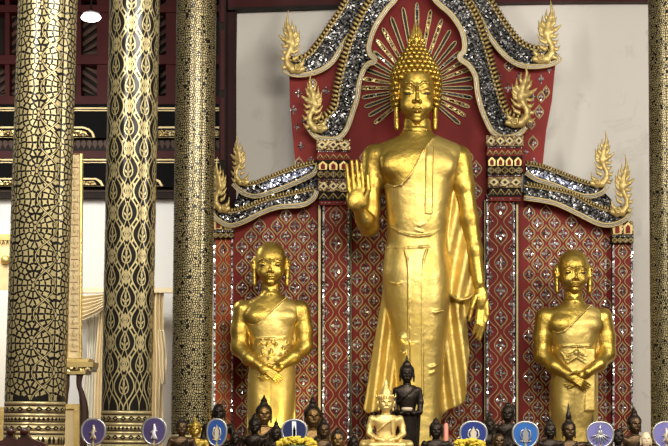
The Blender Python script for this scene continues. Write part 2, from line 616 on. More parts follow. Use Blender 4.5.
        for a in range(8):
            for b in range(a + 1, 8):
                df = offs[b] - offs[a]
                if abs(df).sum() != 1:
                    continue
                va, vb = vals[a], vals[b]
                m = (va < 0) != (vb < 0)
                t = np.where(m, va / np.where(np.abs(va - vb) > 1e-9, va - vb, 1), 0)
                p = offs[a][None, :] + t[:, None] * df[None, :]
                acc += np.where(m[:, None], p, 0)
                cnt += m
        V = act + acc / np.maximum(cnt, 1)[:, None]
        V = np.stack([s.ax[k][0] + V[:, k] * s.h for k in range(3)], 1)
        quads = []
        for axis in range(3):
            o1, o2 = [(1, 2), (2, 0), (0, 1)][axis]
            A = neg
            sl0 = [slice(None)] * 3
            sl1 = [slice(None)] * 3
            sl0[axis] = slice(0, -1)
            sl1[axis] = slice(1, None)
            ch = A[tuple(sl0)] != A[tuple(sl1)]
            e = np.argwhere(ch)
            ok = (e[:, o1] > 0) & (e[:, o2] > 0) & (e[:, o1] < idx.shape[o1]) & (e[:, o2] < idx.shape[o2])
            e = e[ok]
            inside = A[tuple(e.T)]
            u = np.zeros(3, int)
            u[o1] = 1
            v = np.zeros(3, int)
            v[o2] = 1
            q = np.stack([idx[tuple((e - u - v).T)], idx[tuple((e - v).T)], idx[tuple(e.T)], idx[tuple((e - u).T)]], 1)
            q[~inside] = q[~inside][:, ::-1]
            quads.append(q)
        Q = np.concatenate(quads)
        # x, y(down), d(front) is a left-handed turn of x, Y, Z: the mapping below keeps the faces outward
        return V, Q[(Q >= 0).all(1)]


def mesh_obj(name, V, Q, m, parent=None):
    me = bpy.data.meshes.new(name)
    me.vertices.add(len(V))
    me.vertices.foreach_set('co', np.asarray(V, np.float32).ravel())
    me.loops.add(len(Q) * 4)
    me.loops.foreach_set('vertex_index', np.asarray(Q, np.int32).ravel())
    me.polygons.add(len(Q))
    me.polygons.foreach_set('loop_start', np.arange(0, len(Q) * 4, 4, dtype=np.int32))
    me.polygons.foreach_set('use_smooth', np.ones(len(Q), bool))
    me.materials.append(m)
    me.update(calc_edges=True)
    me.validate()
    return link(name, me, parent)


def frame(cx, Y0, ymid, ytop=-40, ybot=470):
    """figure units -> metres: heights from where the figure stands, one scale across"""
    ys = np.linspace(ytop, ybot, 60)
    pt = [P(cx, y, Y0) for y in ys]
    zs = np.array([p.z for p in pt])
    xs = np.array([p.x for p in pt])
    s = PS(cx, ymid, Y0)

    def f(V):
        V = np.asarray(V, float)
        out = np.empty_like(V)
        out[:, 0] = np.interp(V[:, 1], ys, xs) + (V[:, 0] - cx) * s
        out[:, 1] = Y0 - V[:, 2] * s
        out[:, 2] = np.interp(V[:, 1], ys, zs)
        return out
    f.s = s
    return f


def join(parts):
    Vs, Qs, n = [], [], 0
    for V, Q in parts:
        Vs.append(V)
        Qs.append(Q + n)
        n += len(V)
    return np.concatenate(Vs), np.concatenate(Qs)


rnd = random.Random(7)

# ================================================================== THE ROOM
b = MB()
b.box((-9, -20, -0.1), (9, 8, 0), M['floor'])
tag(b.build('floor'), kind='structure')

# plaster wall behind the altar, with its maroon post and head beam
b = MB()
pl, pr = P(232, 400, 0.55).x, 6.0
b.box((pl, 0.55, 0), (pr, 0.75, 7.5), M['plaster'])
tag(b.build('wall_back'), kind='structure')
b = MB()
b.slab([(226, -20), (236, -20), (236, 470), (226, 470)], 0.48, 0.3, M['post_red'])
b.slab([(219, -20), (226, -20), (226, 470), (219, 470)], 0.40, 0.4, M['dark_wood'])
for y0, y1 in ((-5, 22), (30, 90), (98, 160)):
    b.slab([(220.5, y0), (224.5, y0), (224.5, y1), (220.5, y1)], 0.385, 0.02, M['maroon'])
tag(b.build('trim_1'), kind='structure')
b = MB()
b.slab([(228, -25), (680, -25), (680, 1.0), (560, 1.5), (345, 5), (228, 9)], 0.42, 0.13, M['maroon'])
b.slab([(228, 7.5), (345, 4), (345, 6), (228, 10)], 0.40, 0.15, M['dark_wood'])
tag(b.build('trim_2'), kind='structure')

# rear aisle wall, to the left
YR = 4.0
b = MB()
x0, x1 = P(-60, 300, YR).x, P(240, 300, YR).x
zt = P(100, 196, YR).z
b.box((x0, YR, 0), (x1, YR + 0.2, zt), M['white_wall'])
tag(b.build('wall_left'), kind='structure')
b = MB()
b.box((x0, YR + 0.16, zt), (x1, YR + 0.3, P(100, -40, YR).z), M['dark_wood'])
tag(b.build('wall_left_upper'), kind='structure')


def pxbar(mb, x0, y0, x1, y1, Y, th, m):
    mb.slab([(x0, y0), (x1, y0), (x1, y1), (x0, y1)], Y, th, m)


def trim(n, f):
    mb = MB()
    f(mb)
    tag(mb.build('trim_%d' % n), kind='structure')


def t3(mb):      # maroon framing
    for x0, x1 in ((5, 9.5), (76, 81), (97, 113), (150, 158.5), (166, 180)):
        pxbar(mb, x0, -30, x1, 104, YR - 0.12, 0.22, M['maroon'])
    for y0, y1 in ((-30, -2), (5, 12), (55, 64), (96, 104)):
        pxbar(mb, -40, y0, 235, y1, YR - 0.16, 0.26, M['maroon'])


trim(3, t3)


def t4(mb):      # black beam with gold lines and an inset gilded panel
    pxbar(mb, -40, 104, 235, 138, YR - 0.34, 0.46, M['black_paint'])
    pxbar(mb, -40, 107.4, 235, 108.9, YR - 0.37, 0.03, M['gold_trim'])
    pxbar(mb, -40, 110.0, 235, 111.0, YR - 0.37, 0.03, M['gold_trim'])
    for sh, xl, xr in ((0, -30, 95), (0, 158, 230)):
        out = [(xl, 137.5), (xl, 126.5), (xr - 12, 126.5), (xr - 6, 128.5), (xr - 2, 132), (xr, 137.5)]
        mb.slab(out, YR - 0.37, 0.03, M['gold_trim'])
        inn = [(xl, 137), (xl, 128.2), (xr - 13, 128.2), (xr - 7, 130), (xr - 4, 133), (xr - 2.5, 137)]
        mb.slab(inn, YR - 0.385, 0.015, M['black_paint'])
        n2 = [(xl, 136), (xl, 130.2), (xr - 14, 130.2), (xr - 9, 131.6), (xr - 6, 136)]
        mb.slab(n2, YR - 0.395, 0.01, M['mirror_gold'])


trim(4, t4)


def t5(mb):      # carved dark course, maroon course, second black beam, sill
    pxbar(mb, -40, 138, 235, 151, YR - 0.22, 0.36, M['dark_wood'])
    for k in range(46):
        x = -30 + k * 5.6
        mb.slab([(x, 140), (x + 3, 140), (x + 4.5, 144), (x + 2, 149), (x - 1, 144)], YR - 0.235, 0.02, M['brown_wood'])
    pxbar(mb, -40, 151, 235, 158, YR - 0.26, 0.4, M['maroon'])
    pxbar(mb, -40, 158, 235, 187, YR - 0.30, 0.44, M['black_paint'])
    pxbar(mb, -40, 159, 235, 160.4, YR - 0.33, 0.03, M['gold_trim'])
    pxbar(mb, -40, 162, 235, 162.8, YR - 0.33, 0.03, M['gold_trim'])
    for xl, xr in ((-38, 104), (148, 163)):
        mb.slab([(xl, 186), (xl, 178), (xr - 8, 178), (xr - 3, 180.5), (xr, 186)], YR - 0.33, 0.03, M['gold_trim'])
        mb.slab([(xl, 185.5), (xl, 179.5), (xr - 9, 179.5), (xr - 5, 182), (xr - 3, 185.5)], YR - 0.345, 0.015, M['black_paint'])
        mb.slab([(xl, 184.6), (xl, 181.0), (xr - 10, 181.0), (xr - 7, 184.6)], YR - 0.355, 0.01, M['mirror_gold'])
    pxbar(mb, -40, 187, 235, 197, YR - 0.2, 0.3, M['dark_wood'])
    pxbar(mb, -40, 190.5, 235, 191.5, YR - 0.22, 0.02, M['brown_wood'])


trim(5, t5)
# slatted openings behind the maroon framing
n = 0
for (xa, xb, ya, yb, sg) in ((9.5, 22, 12, 55, 1), (78, 97, 12, 55, 1), (-5, 22, 64, 96, 1), (78, 97, 64, 96, -1), (158, 167, -5, 55, 1), (158, 167, 64, 96, 1), (110, 150, 12, 96, 1)):
    n += 1
    mb = MB()
    pxbar(mb, xa, ya, xb, yb, YR + 0.12, 0.03, M['dark_wood'])
    for k in range(-3, 9):
        c = ya + k * 9.0
        w_ = xb - xa
        p = [(xa, c + sg * w_ * 0.35), (xb, c - sg * w_ * 0.35), (xb, c - sg * w_ * 0.35 + 4.2), (xa, c + sg * w_ * 0.35 + 4.2)]
        p = [(x, min(max(y, ya), yb)) for x, y in p]
        if max(q[1] for q in p) - min(q[1] for q in p) > 3 and abs(p[1][1] - p[2][1]) + abs(p[0][1] - p[3][1]) > 2:
            mb.slab(p, YR + 0.04, 0.06, M['brown_wood'])
    tag(mb.build('window_%d' % n), kind='structure')


# ================================================================== COLUMNS
class Col:
    def __init__(s, xt, yt, rt, xb, yb, rb, Y):
        s.a, s.b = P(xt, yt, Y), P(xb, yb, Y)
        s.ra, s.rb = rt * PS(xt, yt, Y), rb * PS(xb, yb, Y)
        s.Y = Y

    def at(s, z):
        t = (z - s.b.z) / (s.a.z - s.b.z)
        return s.b.x + (s.a.x - s.b.x) * t, s.Y, s.rb + (s.ra - s.rb) * t

    def pt(s, u, z, off):            # u = angle from the front
        x, y, r = s.at(z)
        return (x + math.sin(u) * (r + off), y - math.cos(u) * (r + off), z)

    def ring(s, mb, z0, z1, off, m, seg=64, off1=None):
        vs, fs = [], []
        o1 = off if off1 is None else off1
        for z, o in ((z0, 0.0), (z0, off), (z1, o1), (z1, 0.0)):
            for k in range(seg):
                vs.append(s.pt(2 * math.pi * k / seg, z, o))
        for i in range(3):
            for k in range(seg):
                l = (k + 1) % seg
                fs.append((i * seg + k, i * seg + l, (i + 1) * seg + l, (i + 1) * seg + k))
        mb.raw(vs, fs, m, False)
        for i in range(len(fs)):
            mb.sm[-1 - i] = True

    def poly(s, mb, pts, m, off=0.002):
        mb.raw([s.pt(u, z, off) for u, z in pts], [tuple(range(len(pts)))], m)

    def strip(s, mb, pts, hw, m, off=0.002):
        """pts in (u metres, z); hw half-width in metres"""
        vs, fs = [], []
        n = len(pts)
        _, _, r0 = s.at(2.5)
        for i in range(n):
            a, c = pts[max(0, i - 1)], pts[min(n - 1, i + 1)]
            tx, tz = c[0] - a[0], c[1] - a[1]
            L = math.hypot(tx, tz) or 1
            nx, nz = -tz / L * hw, tx / L * hw
            for sg in (1, -1):
                vs.append(s.pt((pts[i][0] + sg * nx) / r0, pts[i][1] + sg * nz, off))
        for i in range(n - 1):
            fs.append((2 * i, 2 * i + 1, 2 * i + 3, 2 * i + 2))
        mb.raw(vs, fs, m)


def leafpoly(cx, cz, ang, L, Wd, r0):
    """a plump pointed leaf on the unrolled shaft"""
    prof = ((-0.5, 0.0), (-0.38, 0.30), (-0.12, 0.50), (0.14, 0.42), (0.34, 0.20), (0.5, 0.0), (0.34, -0.20), (0.14, -0.42), (-0.12, -0.50), (-0.38, -0.30))
    ca, sa = math.cos(ang), math.sin(ang)
    out = []
    for a, q in prof:
        x, z = a * L, q * Wd
        out.append(((cx + x * ca - z * sa) / r0, cz + x * sa + z * ca))
    return out


def shaft(c, z1, parent):
    mb = MB()
    vs, fs = [], []
    seg, N = 72, 14
    for i in range(N + 1):
        z = z1 * i / N
        for k in range(seg):
            vs.append(c.pt(2 * math.pi * k / seg, z, 0))
    for i in range(N):
        for k in range(seg):
            l = (k + 1) % seg
            fs.append((i * seg + k, i * seg + l, (i + 1) * seg + l, (i + 1) * seg + k))
    fs.append(tuple(range(N * seg, (N + 1) * seg)))
    mb.raw(vs, fs, M['lacquer'], True)
    mb.build('shaft', parent)


def rosette_stencil(c, z0, z1, nu, pv, parent, dens=1.0, seed=1, seams=True, gap=1.05, drop=0.0):
    """gold leaf laid in petals round staggered rosettes, the lacquer showing between as fine lines"""
    rg = random.Random(seed)
    mb = MB()
    _, _, r0 = c.at(2.5)
    pu = 2 * math.pi * r0 / nu
    G = M['gold_stencil']
    umax = 2.2 * r0
    q0 = pu / 50.0
    # seeds of one repeat, mirror symmetric about its axis
    half = []
    sq = pv / pu * 0.98
    for (cx, cz) in ((0.0, 0.0), (pu / 2, pv / 2)):
        for rr, nn, of in ((3.4, 6, 0), (9.2, 12, 0.5), (15.8, 18, 0), (22.0, 24, 0.5), (28.0, 28, 0)):
            for k in range(nn):
                a = 2 * math.pi * (k + of) / nn + math.pi / 2
                x, z = cx + math.cos(a) * rr * q0, cz + math.sin(a) * rr * q0 * sq
                x = (x + pu / 2) % pu - pu / 2
                z = z % pv
                other = [(sx, sz) for sx in ((0.0, pu / 2, -pu / 2)) for sz in (-pv / 2, 0.0, pv / 2, pv, 1.5 * pv)]
                own = min(abs((x - cx + pu / 2) % pu - pu / 2), 9)
                if abs(math.cos(a)) * rr / 25.0 + abs(math.sin(a)) * rr / 25.0 > 1.02:
                    continue
                half.append((x, z))
    seeds = []
    for x, z in half:
        if x < -0.2 * q0 or any(math.dist((x, z), t) < 2.9 * q0 for t in seeds):
            continue
        if x < 1.5 * q0:
            x = 0.0
        seeds.append((x + (rg.uniform(-0.8, 0.8) * q0 if x else 0), z + rg.uniform(-0.9, 0.9) * q0))
    seeds += [(-x, z) for x, z in seeds if 0 < x < pu / 2 - 1.2 * q0]
    allp = [(x + i * pu, z + j * pv) for x, z in seeds for i in (-1, 0, 1) for j in (-1, 0, 1)]
    cells = []
    for (x, z) in seeds:
        near = sorted((math.dist((x, z), t), t) for t in allp)[1:16]
        poly = [(x - 8 * q0, z - 8 * q0), (x + 8 * q0, z - 8 * q0), (x + 8 * q0, z + 8 * q0), (x - 8 * q0, z + 8 * q0)]
        g = gap * q0 * rg.uniform(0.45, 0.95)
        for dd, t in near:
            if dd < 1e-6:
                continue
            nx, nz = (t[0] - x) / dd, (t[1] - z) / dd
            lim = dd / 2 - g
            out = []
            for i in range(len(poly)):
                p, w_ = poly[i], poly[(i + 1) % len(poly)]
                dp = (p[0] - x) * nx + (p[1] - z) * nz - lim
                dw = (w_[0] - x) * nx + (w_[1] - z) * nz - lim
                if dp <= 0:
                    out.append(p)
                if (dp < 0) != (dw < 0):
                    f = dp / (dp - dw)
                    out.append((p[0] + (w_[0] - p[0]) * f, p[1] + (w_[1] - p[1]) * f))
            poly = out
            if len(poly) < 3:
                break
        if len(poly) >= 3:
            # petal edges bow inward between the points
            sp = []
            cxm = sum(p[0] for p in poly) / len(poly)
            czm = sum(p[1] for p in poly) / len(poly)
            for i in range(len(poly)):
                p, w_ = poly[i], poly[(i + 1) % len(poly)]
                sp.append(p)
                if math.dist(p, w_) > 2.0 * q0:
                    k_ = rg.uniform(0.66, 0.92)
                    sp.append((cxm + ((p[0] + w_[0]) / 2 - cxm) * k_, czm + ((p[1] + w_[1]) / 2 - czm) * k_))
            cells.append(((cxm, czm), sp))
    for i in range(-nu, nu + 1):
        for j in range(int(z0 / pv) - 2, int(z1 / pv) + 3):
            for (x, z), poly in cells:
                if abs(x + i * pu) > umax or z + j * pv < z0 + 4 * q0 or z + j * pv > z1 or rg.random() < drop:
                    continue
                pp = [(x, z)] + list(poly)
                mb.raw([c.pt((px_ + i * pu) / r0, pz_ + j * pv, 0.002) for px_, pz_ in pp], [(0, 1 + k, 1 + (k + 1) % len(poly)) for k in range(len(poly))], G)
    if seams:
        amp = pu / 4
        for i in range(-nu, nu + 1):
            for sg in (1, -1):
                pts = []
                zz = z0 + 0.01
                while zz <= z1:
                    x = i * pu + pu / 4 + sg * amp * 0.9 * math.cos(2 * math.pi * zz / pv)
                    if abs(x) < umax:
                        pts.append((x, zz))
                    zz += pv / 18
                if len(pts) > 3:
                    c.strip(mb, pts, 1.15 * q0, M['lacquer'], 0.0026)
                    c.strip(mb, pts, 0.5 * q0, G, 0.0032)
            # dark buds on the axes
            for j in range(int(z0 / pv) - 1, int(z1 / pv) + 2):
                for ox, oz in ((0, 0), (pu / 2, pv / 2)):
                    x, z = i * pu + ox, j * pv + oz
                    if abs(x) > umax or z < z0 + 0.06 or z > z1:
                        continue
                    c.poly(mb, leafpoly(x, z, math.pi / 2, 9 * q0, 4.4 * q0, r0), M['lacquer'], 0.0036)
                    c.poly(mb, leafpoly(x, z, math.pi / 2, 6 * q0, 2.6 * q0, r0), G, 0.0042)
                    zz = z + pv * 0.27
                    arc = [(x + 8.5 * q0 * t, zz - 2.2 * q0 * (1 - t * t)) for t in (-1, -0.66, -0.33, 0, 0.33, 0.66, 1)]
                    c.strip(mb, arc, 0.9 * q0, M['lacquer'], 0.0036)
    return mb.build('gold_stencil', parent)


def ogee_stencil(c, z0, z1, nu, pv, parent):
    mb = MB()
    G = M['gold_stencil']
    _, _, r0 = c.at(2.5)
    pu = 2 * math.pi * r0 / nu
    umax = 2.2 * r0

    def st(f, hw):
        pts = []
        z = z0 + 0.004
        while z <= z1:
            pts.append((f(z), z))
            z += pv / 26
        if abs(pts[0][0]) < umax:
            c.strip(mb, pts, hw, G)
    q = pu / 15.0
    for i in range(-nu // 2 - 1, nu // 2 + 2):
        ph = math.pi * (i % 2)
        for sg in (1, -1):
            st(lambda z: i * pu + sg * pu * 0.64 * (0.5 + 0.5 * math.cos(2 * math.pi * z / pv + ph)) ** 0.8, 0.62 * q)
            st(lambda z: i * pu + sg * pu * 0.27 * (0.5 - 0.5 * math.cos(2 * math.pi * z / pv + ph)) ** 1.2, 0.36 * q)
        j0, j1 = int(z0 / pv) - 1, int(z1 / pv) + 2
        for j in range(j0, j1):
            zc = (j - (0.5 if i % 2 else 0.0)) * pv
            x = i * pu
            if abs(x) > umax or zc < z0 + 0.25 * pv or zc > z1:
                continue
            # drop outline and bud
            dr = [(x + 4.5 * q * math.sin(t) * (0.5 + 0.5 * math.cos(t)) ** 0.55 * 1.25, zc + 1.5 * q - 9.0 * q * math.cos(t)) for t in
                  [2 * math.pi * k / 22 for k in range(23)]]
            c.strip(mb, dr, 0.5 * q, G, 0.0024)
            for (ax, az, an, L, Wd) in ((0, 2.4, 90, 6.6, 2.2), (-2.0, -1.6, 125, 4.2, 1.8), (2.0, -1.6, 55, 4.2, 1.8), (0, -4.4, 90, 3.4, 2.4)):
                c.poly(mb, leafpoly(x + ax * q, zc + az * q, R(an), L * q, Wd * q, r0), G, 0.0026)
            # pinched link with small leaves between the ogees
            zl = zc + pv / 2
            if zl > z1 or zl < z0 + 0.02:
                continue
            for (ax, az, an, L, Wd) in ((0, 5.0, 90, 5.0, 2.6), (0, -5.0, 90, 5.0, 2.6), (-2.9, 3.2, 60, 5.4, 2.2), (2.9, 3.2, 120, 5.4, 2.2), (-2.9, -3.2, 120, 5.4, 2.2), (2.9, -3.2, 60, 5.4, 2.2), (-5.6, 6.4, 65, 5.0, 2.0), (5.6, 6.4, 115, 5.0, 2.0), (-5.6, -6.4, 115, 5.0, 2.0), (5.6, -6.4, 65, 5.0, 2.0)):
                c.poly(mb, leafpoly(x + ax * q, zl + az * q, R(an), L * q, Wd * q, r0), G, 0.0026)
            ci = [(x + 2.1 * q * math.cos(t), zl + 2.4 * q * math.sin(t)) for t in [2 * math.pi * k / 12 for k in range(13)]]
            c.strip(mb, ci, 0.6 * q, G, 0.0028)
    return mb.build('gold_stencil', parent)


def base_bands(c, ztop, px, parent):
    """gilded rings with dark lozenge friezes, from ztop down; px = metres of one design step"""
    mb = MB()
    G, K = M['gold_stencil'], M['lacquer']
    _, _, r0 = c.at(1.5)
    z = ztop
    for h, kind in ((3.5, 'p'), (1.0, 'k'), (6, 'l'), (1.0, 'k'), (3.2, 'p'), (4.5, 'd'), (1.0, 'k'), (2.6, 'p'), (6, 'l'), (2.6, 'p'), (1, 'k'), (10, 'f'), (3, 'p'), (1, 'k'), (7, 'l'), (3, 'p'), (8, 'd'), (20, 'p')):
        hh = h * px
        z1 = z - hh
        c.ring(mb, z1, z, 0.0015 if kind == 'k' else 0.0018 if kind in 'lfd' else 0.0026, K if kind == 'k' else G)
        if kind in 'lfd':
            nn = 40 if kind == 'd' else 20 if kind == 'l' else 16
            for k in range(nn):
                u = 2 * math.pi * k / nn
                wd = 2 * math.pi / nn * (0.42 if kind != 'f' else 0.36)
                zc = (z + z1) / 2
                if kind == 'f':
                    for s in (-1, 1):
                        pts = [(u + s * wd * 0.9, zc - hh * 0.35), (u + s * wd, zc + hh * 0.05), (u + s * wd * 0.45, zc + hh * 0.4), (u + s * wd * 0.15, zc), (u + s * wd * 0.3, zc - hh * 0.35)]
                        c.poly(mb, pts if s < 0 else pts[::-1], K, 0.0034)
                else:
                    c.poly(mb, [(u - wd, zc), (u, zc - hh * 0.44), (u + wd, zc), (u, zc + hh * 0.44)], K, 0.0034)
                    if kind == 'l':
                        c.poly(mb, [(u - wd * 0.4, zc), (u, zc - hh * 0.15), (u + wd * 0.4, zc), (u, zc + hh * 0.15)], G, 0.0046)
        z = z1
        if z < 0.3:
            break
    return mb.build('base_bands', parent)


def column(label, args, zb, kind, top=6.6):
    c = Col(*args)
    t = empty('lacquered_column', (c.at(0)[0], c.Y, 0), label, 'column', 'black and gold columns')
    t['kind'] = 'thing'
    shaft(c, top, t)
    kind(c, zb, top, t)
    return c


Y1, Y2, Y3, Y4 = -6.13, -4.16, -1.2, -1.95
zb1 = P(35, 402, Y1).z
column('thick column at the left, black lacquer crowded with gold leaves and rosettes', (47.9, 0, 28.9, 34, 440, 30.0, Y1), zb1,
       lambda c, zb, zt, t: (rosette_stencil(c, zb, zt, 4, 0.352, t), base_bands(c, zb, 1 / 162.0, t)), 5.2)
zb2 = P(127, 411, Y2).z
column('column with a flowing gold pointed-arch lattice, behind the two violet fans', (134.8, 0, 24.8, 126, 440, 25.0, Y2), zb2,
       lambda c, zb, zt, t: (ogee_stencil(c, zb, zt, 10, 0.318, t), base_bands(c, zb, 1 / 135.0, t)), 5.8)
column('column with fine dense gold scrollwork, just left of the red altar backdrop', (196.5, 0, 19.7, 191, 440, 20.0, Y3), 1.55,
       lambda c, zb, zt, t: (rosette_stencil(c, zb, zt, 7, 0.22, t, 0.92, 5, True, 1.6, 0.06), base_bands(c, zb, 1 / 110.0, t)))
zb4 = P(672, 427, Y4).z
column('gold scrollwork column cut by the right edge, in front of white plaster', (669.5, 0, 21, 673, 440, 21.5, Y4), zb4,
       lambda c, zb, zt, t: (rosette_stencil(c, zb, zt, 8, 0.19, t, 0.92, 9, True, 1.6, 0.06), base_bands(c, zb, 1 / 115.0, t)))

# ================================================================== ALTAR BACKDROP
BD = empty('altar_backdrop', (P(418, 440, 0.1).x, 0.1, 0), 'tall red carved altar backdrop with mirror mosaic and arched serpent gables', 'altar backdrop')


def flower(mb, x, y, w, h, Y, th=0.012, outline=True, gold='gold_trim', petal='mirror_flower', star=False):
    """ogival gold outline round four mirror petals, mosaic laid on the panel"""
    pm = M[petal]
    c = P(x, y, Y)
    s = PS(x, y, Y)
    W2, H2 = w / 2 * s, h / 2 * s

    def q(ax, az, dy=0.0):
        return (c.x + ax * W2, c.y - dy, c.z + az * H2)
    if outline:
        ring = [(0, 1.12), (0.18, 0.82), (0.62, 0.52), (0.92, 0.16), (0.92, -0.16), (0.62, -0.52), (0.18, -0.82), (0, -1.12), (-0.18, -0.82), (-0.62, -0.52), (-0.92, -0.16), (-0.92, 0.16), (-0.62, 0.52), (-0.18, 0.82)]
        mb.tube([q(a * 1.0, b_, th * 0.5) for a, b_ in ring], 0.62 * s, M[gold], 4, True, False)
    for ax, az, lx, lz in ((0, 0.42, 0.22, 0.32), (0, -0.42, 0.22, 0.32), (0.44, 0, 0.32, 0.20), (-0.44, 0, 0.32, 0.20)):
        ty, tz = rnd.uniform(-0.35, 0.35), rnd.uniform(-0.35, 0.35)
        vs = [q(ax, az, th + 0.004)]
        for k in range(6):
            t = math.pi * 2 * k / 6 + (math.pi / 2 if lz > lx else 0)
            ox, oz = math.cos(t) * lx, math.sin(t) * lz
            vs.append(q(ax + ox, az + oz, th * 0.6 + (ox * ty + oz * tz) * 0.02))
        mb.raw(vs, [(0, 1 + k, 1 + (k + 1) % 6) for k in range(6)], pm)
    mb.blob(q(0, 0, th), 0.10 * W2 + 0.002, 0.006, 0.10 * H2 + 0.002, M[gold], 6, 4)


def lattice(mb, poly, Y, x0, y0, px, py, w, h, **kw):
    xs = [p[0] for p in poly]
    ys = [p[1] for p in poly]
    r = 0
    y = y0
    while y > min(ys):
        y -= py / 2
        r -= 1
    while y < max(ys):
        x = x0 + (px / 2 if r % 2 else 0)
        while x > min(xs):
            x -= px
        while x < max(xs):
            if all(inpoly(x + a * w * 0.42, y + c * h * 0.42, poly) for a, c in ((1, 0), (-1, 0), (0, 1), (0, -1))) and y < 490:
                flower(mb, x, y, w, h, Y, **kw)
            x += px
        y += py / 2
        r += 1


BOT = 583
# centre niche
mb = MB()
niche = [(345, -70), (490, -70), (490, BOT), (345, BOT)]
mb.slab(niche, 0.06, 0.12, M['red_niche'])
mb.build('niche_panel', BD)
mb = MB()
low = [(349, 150), (487, 150), (487, BOT), (349, BOT)]
mb.slab(low, 0.045, 0.015, M['red_niche'])
lattice(mb, low, 0.045, 357, 257, 17, 22, 11.8, 15.6)
mb.build('flower_panel', BD)


# rays of the halo
def ray(ang, r0, r1, wd, mats):
    cx, cy, Y = 417.0, 88.0, 0.045
    ca, sa = math.cos(ang), math.sin(ang)
    mb = MB()

    def pt(r, o):
        return (cx + ca * r - sa * o, cy - sa * r - ca * o)
    L = r1 - r0
    out = [pt(r0, 0.4 * wd)] + [pt(r0 + L * t, wd * (0.5 + 0.5 * t)) for t in (0.3, 0.6, 0.85)] + [pt(r0 + L * 0.96, wd * 0.75), pt(r1, 0), pt(r0 + L * 0.96, -wd * 0.75)] \
        + [pt(r0 + L * t, -wd * (0.5 + 0.5 * t)) for t in (0.85, 0.6, 0.3)] + [pt(r0, -0.4 * wd)]
    mb.slab(out, Y, 0.018, M[mats])
    e = [P(x, y, Y) for x, y in out]
    mb.tube(e, 0.0062, M['gold_trim'], 5, True)
    return mb.build('halo_ray', BD)


k = 0
for deg in range(-42, 225, 10):
    a = R(deg + 2)
    n_ = abs(deg - 90)
    r1 = 56 if n_ > 50 else 56 + (50 - n_) * 0.62
    ray(a, 20, r1, 2.0, ['dark_slot', 'mirror_gold', 'dark_slot', 'mirror_gold', 'mirror'][(k * 3) % 5])
    k += 1

# spandrel / shoulder panels outside the arch
for sgn in (1, -1):
    mb = MB()
    if sgn == 1:
        pts = [(289, 66), (300, 60), (345, 5), (372, -40), (400, -40), (386, 0), (372, 25), (360, 60), (350, 100), (341, 128), (345, 140), (345, 160), (350, 172), (297, 180), (293, 140), (290, 105)]
    else:
        pts = [(556, 58), (552, 100), (546, 132), (542, 172), (489, 172), (489, 140), (493, 128), (485, 104), (478, 66), (465, 25), (450, 0), (436, -40), (466, -40), (490, 10), (527, 54)]
    mb.slab(pts, 0.0, 0.12, M['red'])
    if sgn == 1:
        fl = [(298.5, 93, 9, 13), (326, 91, 10, 13), (293.5, 110, 9, 13), (301, 146, 9, 12), (304, 121, 8, 12), (313, 84, 8, 11), (311, 160, 9, 12), (297, 127, 8, 11), (336, 82, 7, 9), (299, 163, 8, 11)]
    else:
        fl = [(509, 66, 10, 11), (508, 88, 10, 14), (519, 76, 8, 12), (541, 79, 8, 14), (539, 112, 9, 14), (533, 143, 10, 14), (533, 97, 9, 12), (499, 76, 7, 10), (541, 97, 8, 11), (531, 124, 8, 11), (534, 162, 9, 12), (549, 70, 6, 10), (546, 92, 7, 12), (526, 152, 7, 10)]
    for x, y, w2, h2 in fl:
        flower(mb, x, y, w2, h2, 0.0, outline=rnd.random() < 0.4)
    mb.build('shoulder_panel', BD)

# wing panels
wing_l = [(231, 215), (250, 212), (280, 200), (316, 190), (324, 190), (324, BOT), (231, BOT)]
mb = MB()
mb.slab(wing_l, 0.02, 0.12, M['red'])
lattice(mb, [(233, 224), (252, 218), (282, 207), (322, 204), (322, BOT), (233, BOT)], 0.02, 242, 247, 17.6, 20.5, 12.4, 15.6)
mb.build('wing_panel', BD)
wing_r = [(513, 190), (540, 196), (575, 206), (600, 218), (614, 222), (614, BOT), (513, BOT)]
mb = MB()
mb.slab(wing_r, 0.02, 0.12, M['red'])
lattice(mb, [(518, 203), (552, 203), (577, 213), (598, 223), (612, 226), (612, BOT), (518, BOT)], 0.02, 529, 213, 17.0, 20.5, 12, 15.6)
mb.build('wing_panel', BD)


# pilasters
def pilaster(x0, x1, y0, Y, m, cx, fw, fh, pitch, ystart, name='pilaster', lines=True, half=True):
    mb = MB()
    mb.slab([(x0, y0), (x1, y0), (x1, BOT), (x0, BOT)], Y, 0.14 - (Y if Y > 0 else 0), m)
    y = ystart
    while y < 490:
        flower(mb, cx, y, fw, fh, Y)
        if half:
            for sx_ in (-1, 1):
                ex = cx + sx_ * (x1 - x0) * 0.36
                flower(mb, ex, y + pitch / 2, fw * 0.55, fh * 0.8, Y, outline=False)
        y += pitch
    if lines:
        for x in (x0 + 1.0, x1 - 1.0):
            mb.slab([(x - 0.9, y0), (x + 0.9, y0), (x + 0.9, BOT), (x - 0.9, BOT)], Y - 0.012, 0.012, M['mirror_flower'])
        # wavy gold ogee lines
        for ph in (0, 1):
            for o in (0.8,):
                pts = []
                yy = y0 + 1
                A = (x1 - x0) * 0.30 + o
                while yy < 492:
                    t = 0.5 + 0.5 * math.cos(2 * math.pi * (yy - ystart) / pitch)
                    pts.append(P(cx + (1 if ph else -1) * ((x1 - x0) * 0.10 + A * t), yy, Y - 0.008))
                    yy += pitch / 14
                mb.tube(pts, 0.0042, M['gold_trim'], 4)
    return mb.build(name, BD)


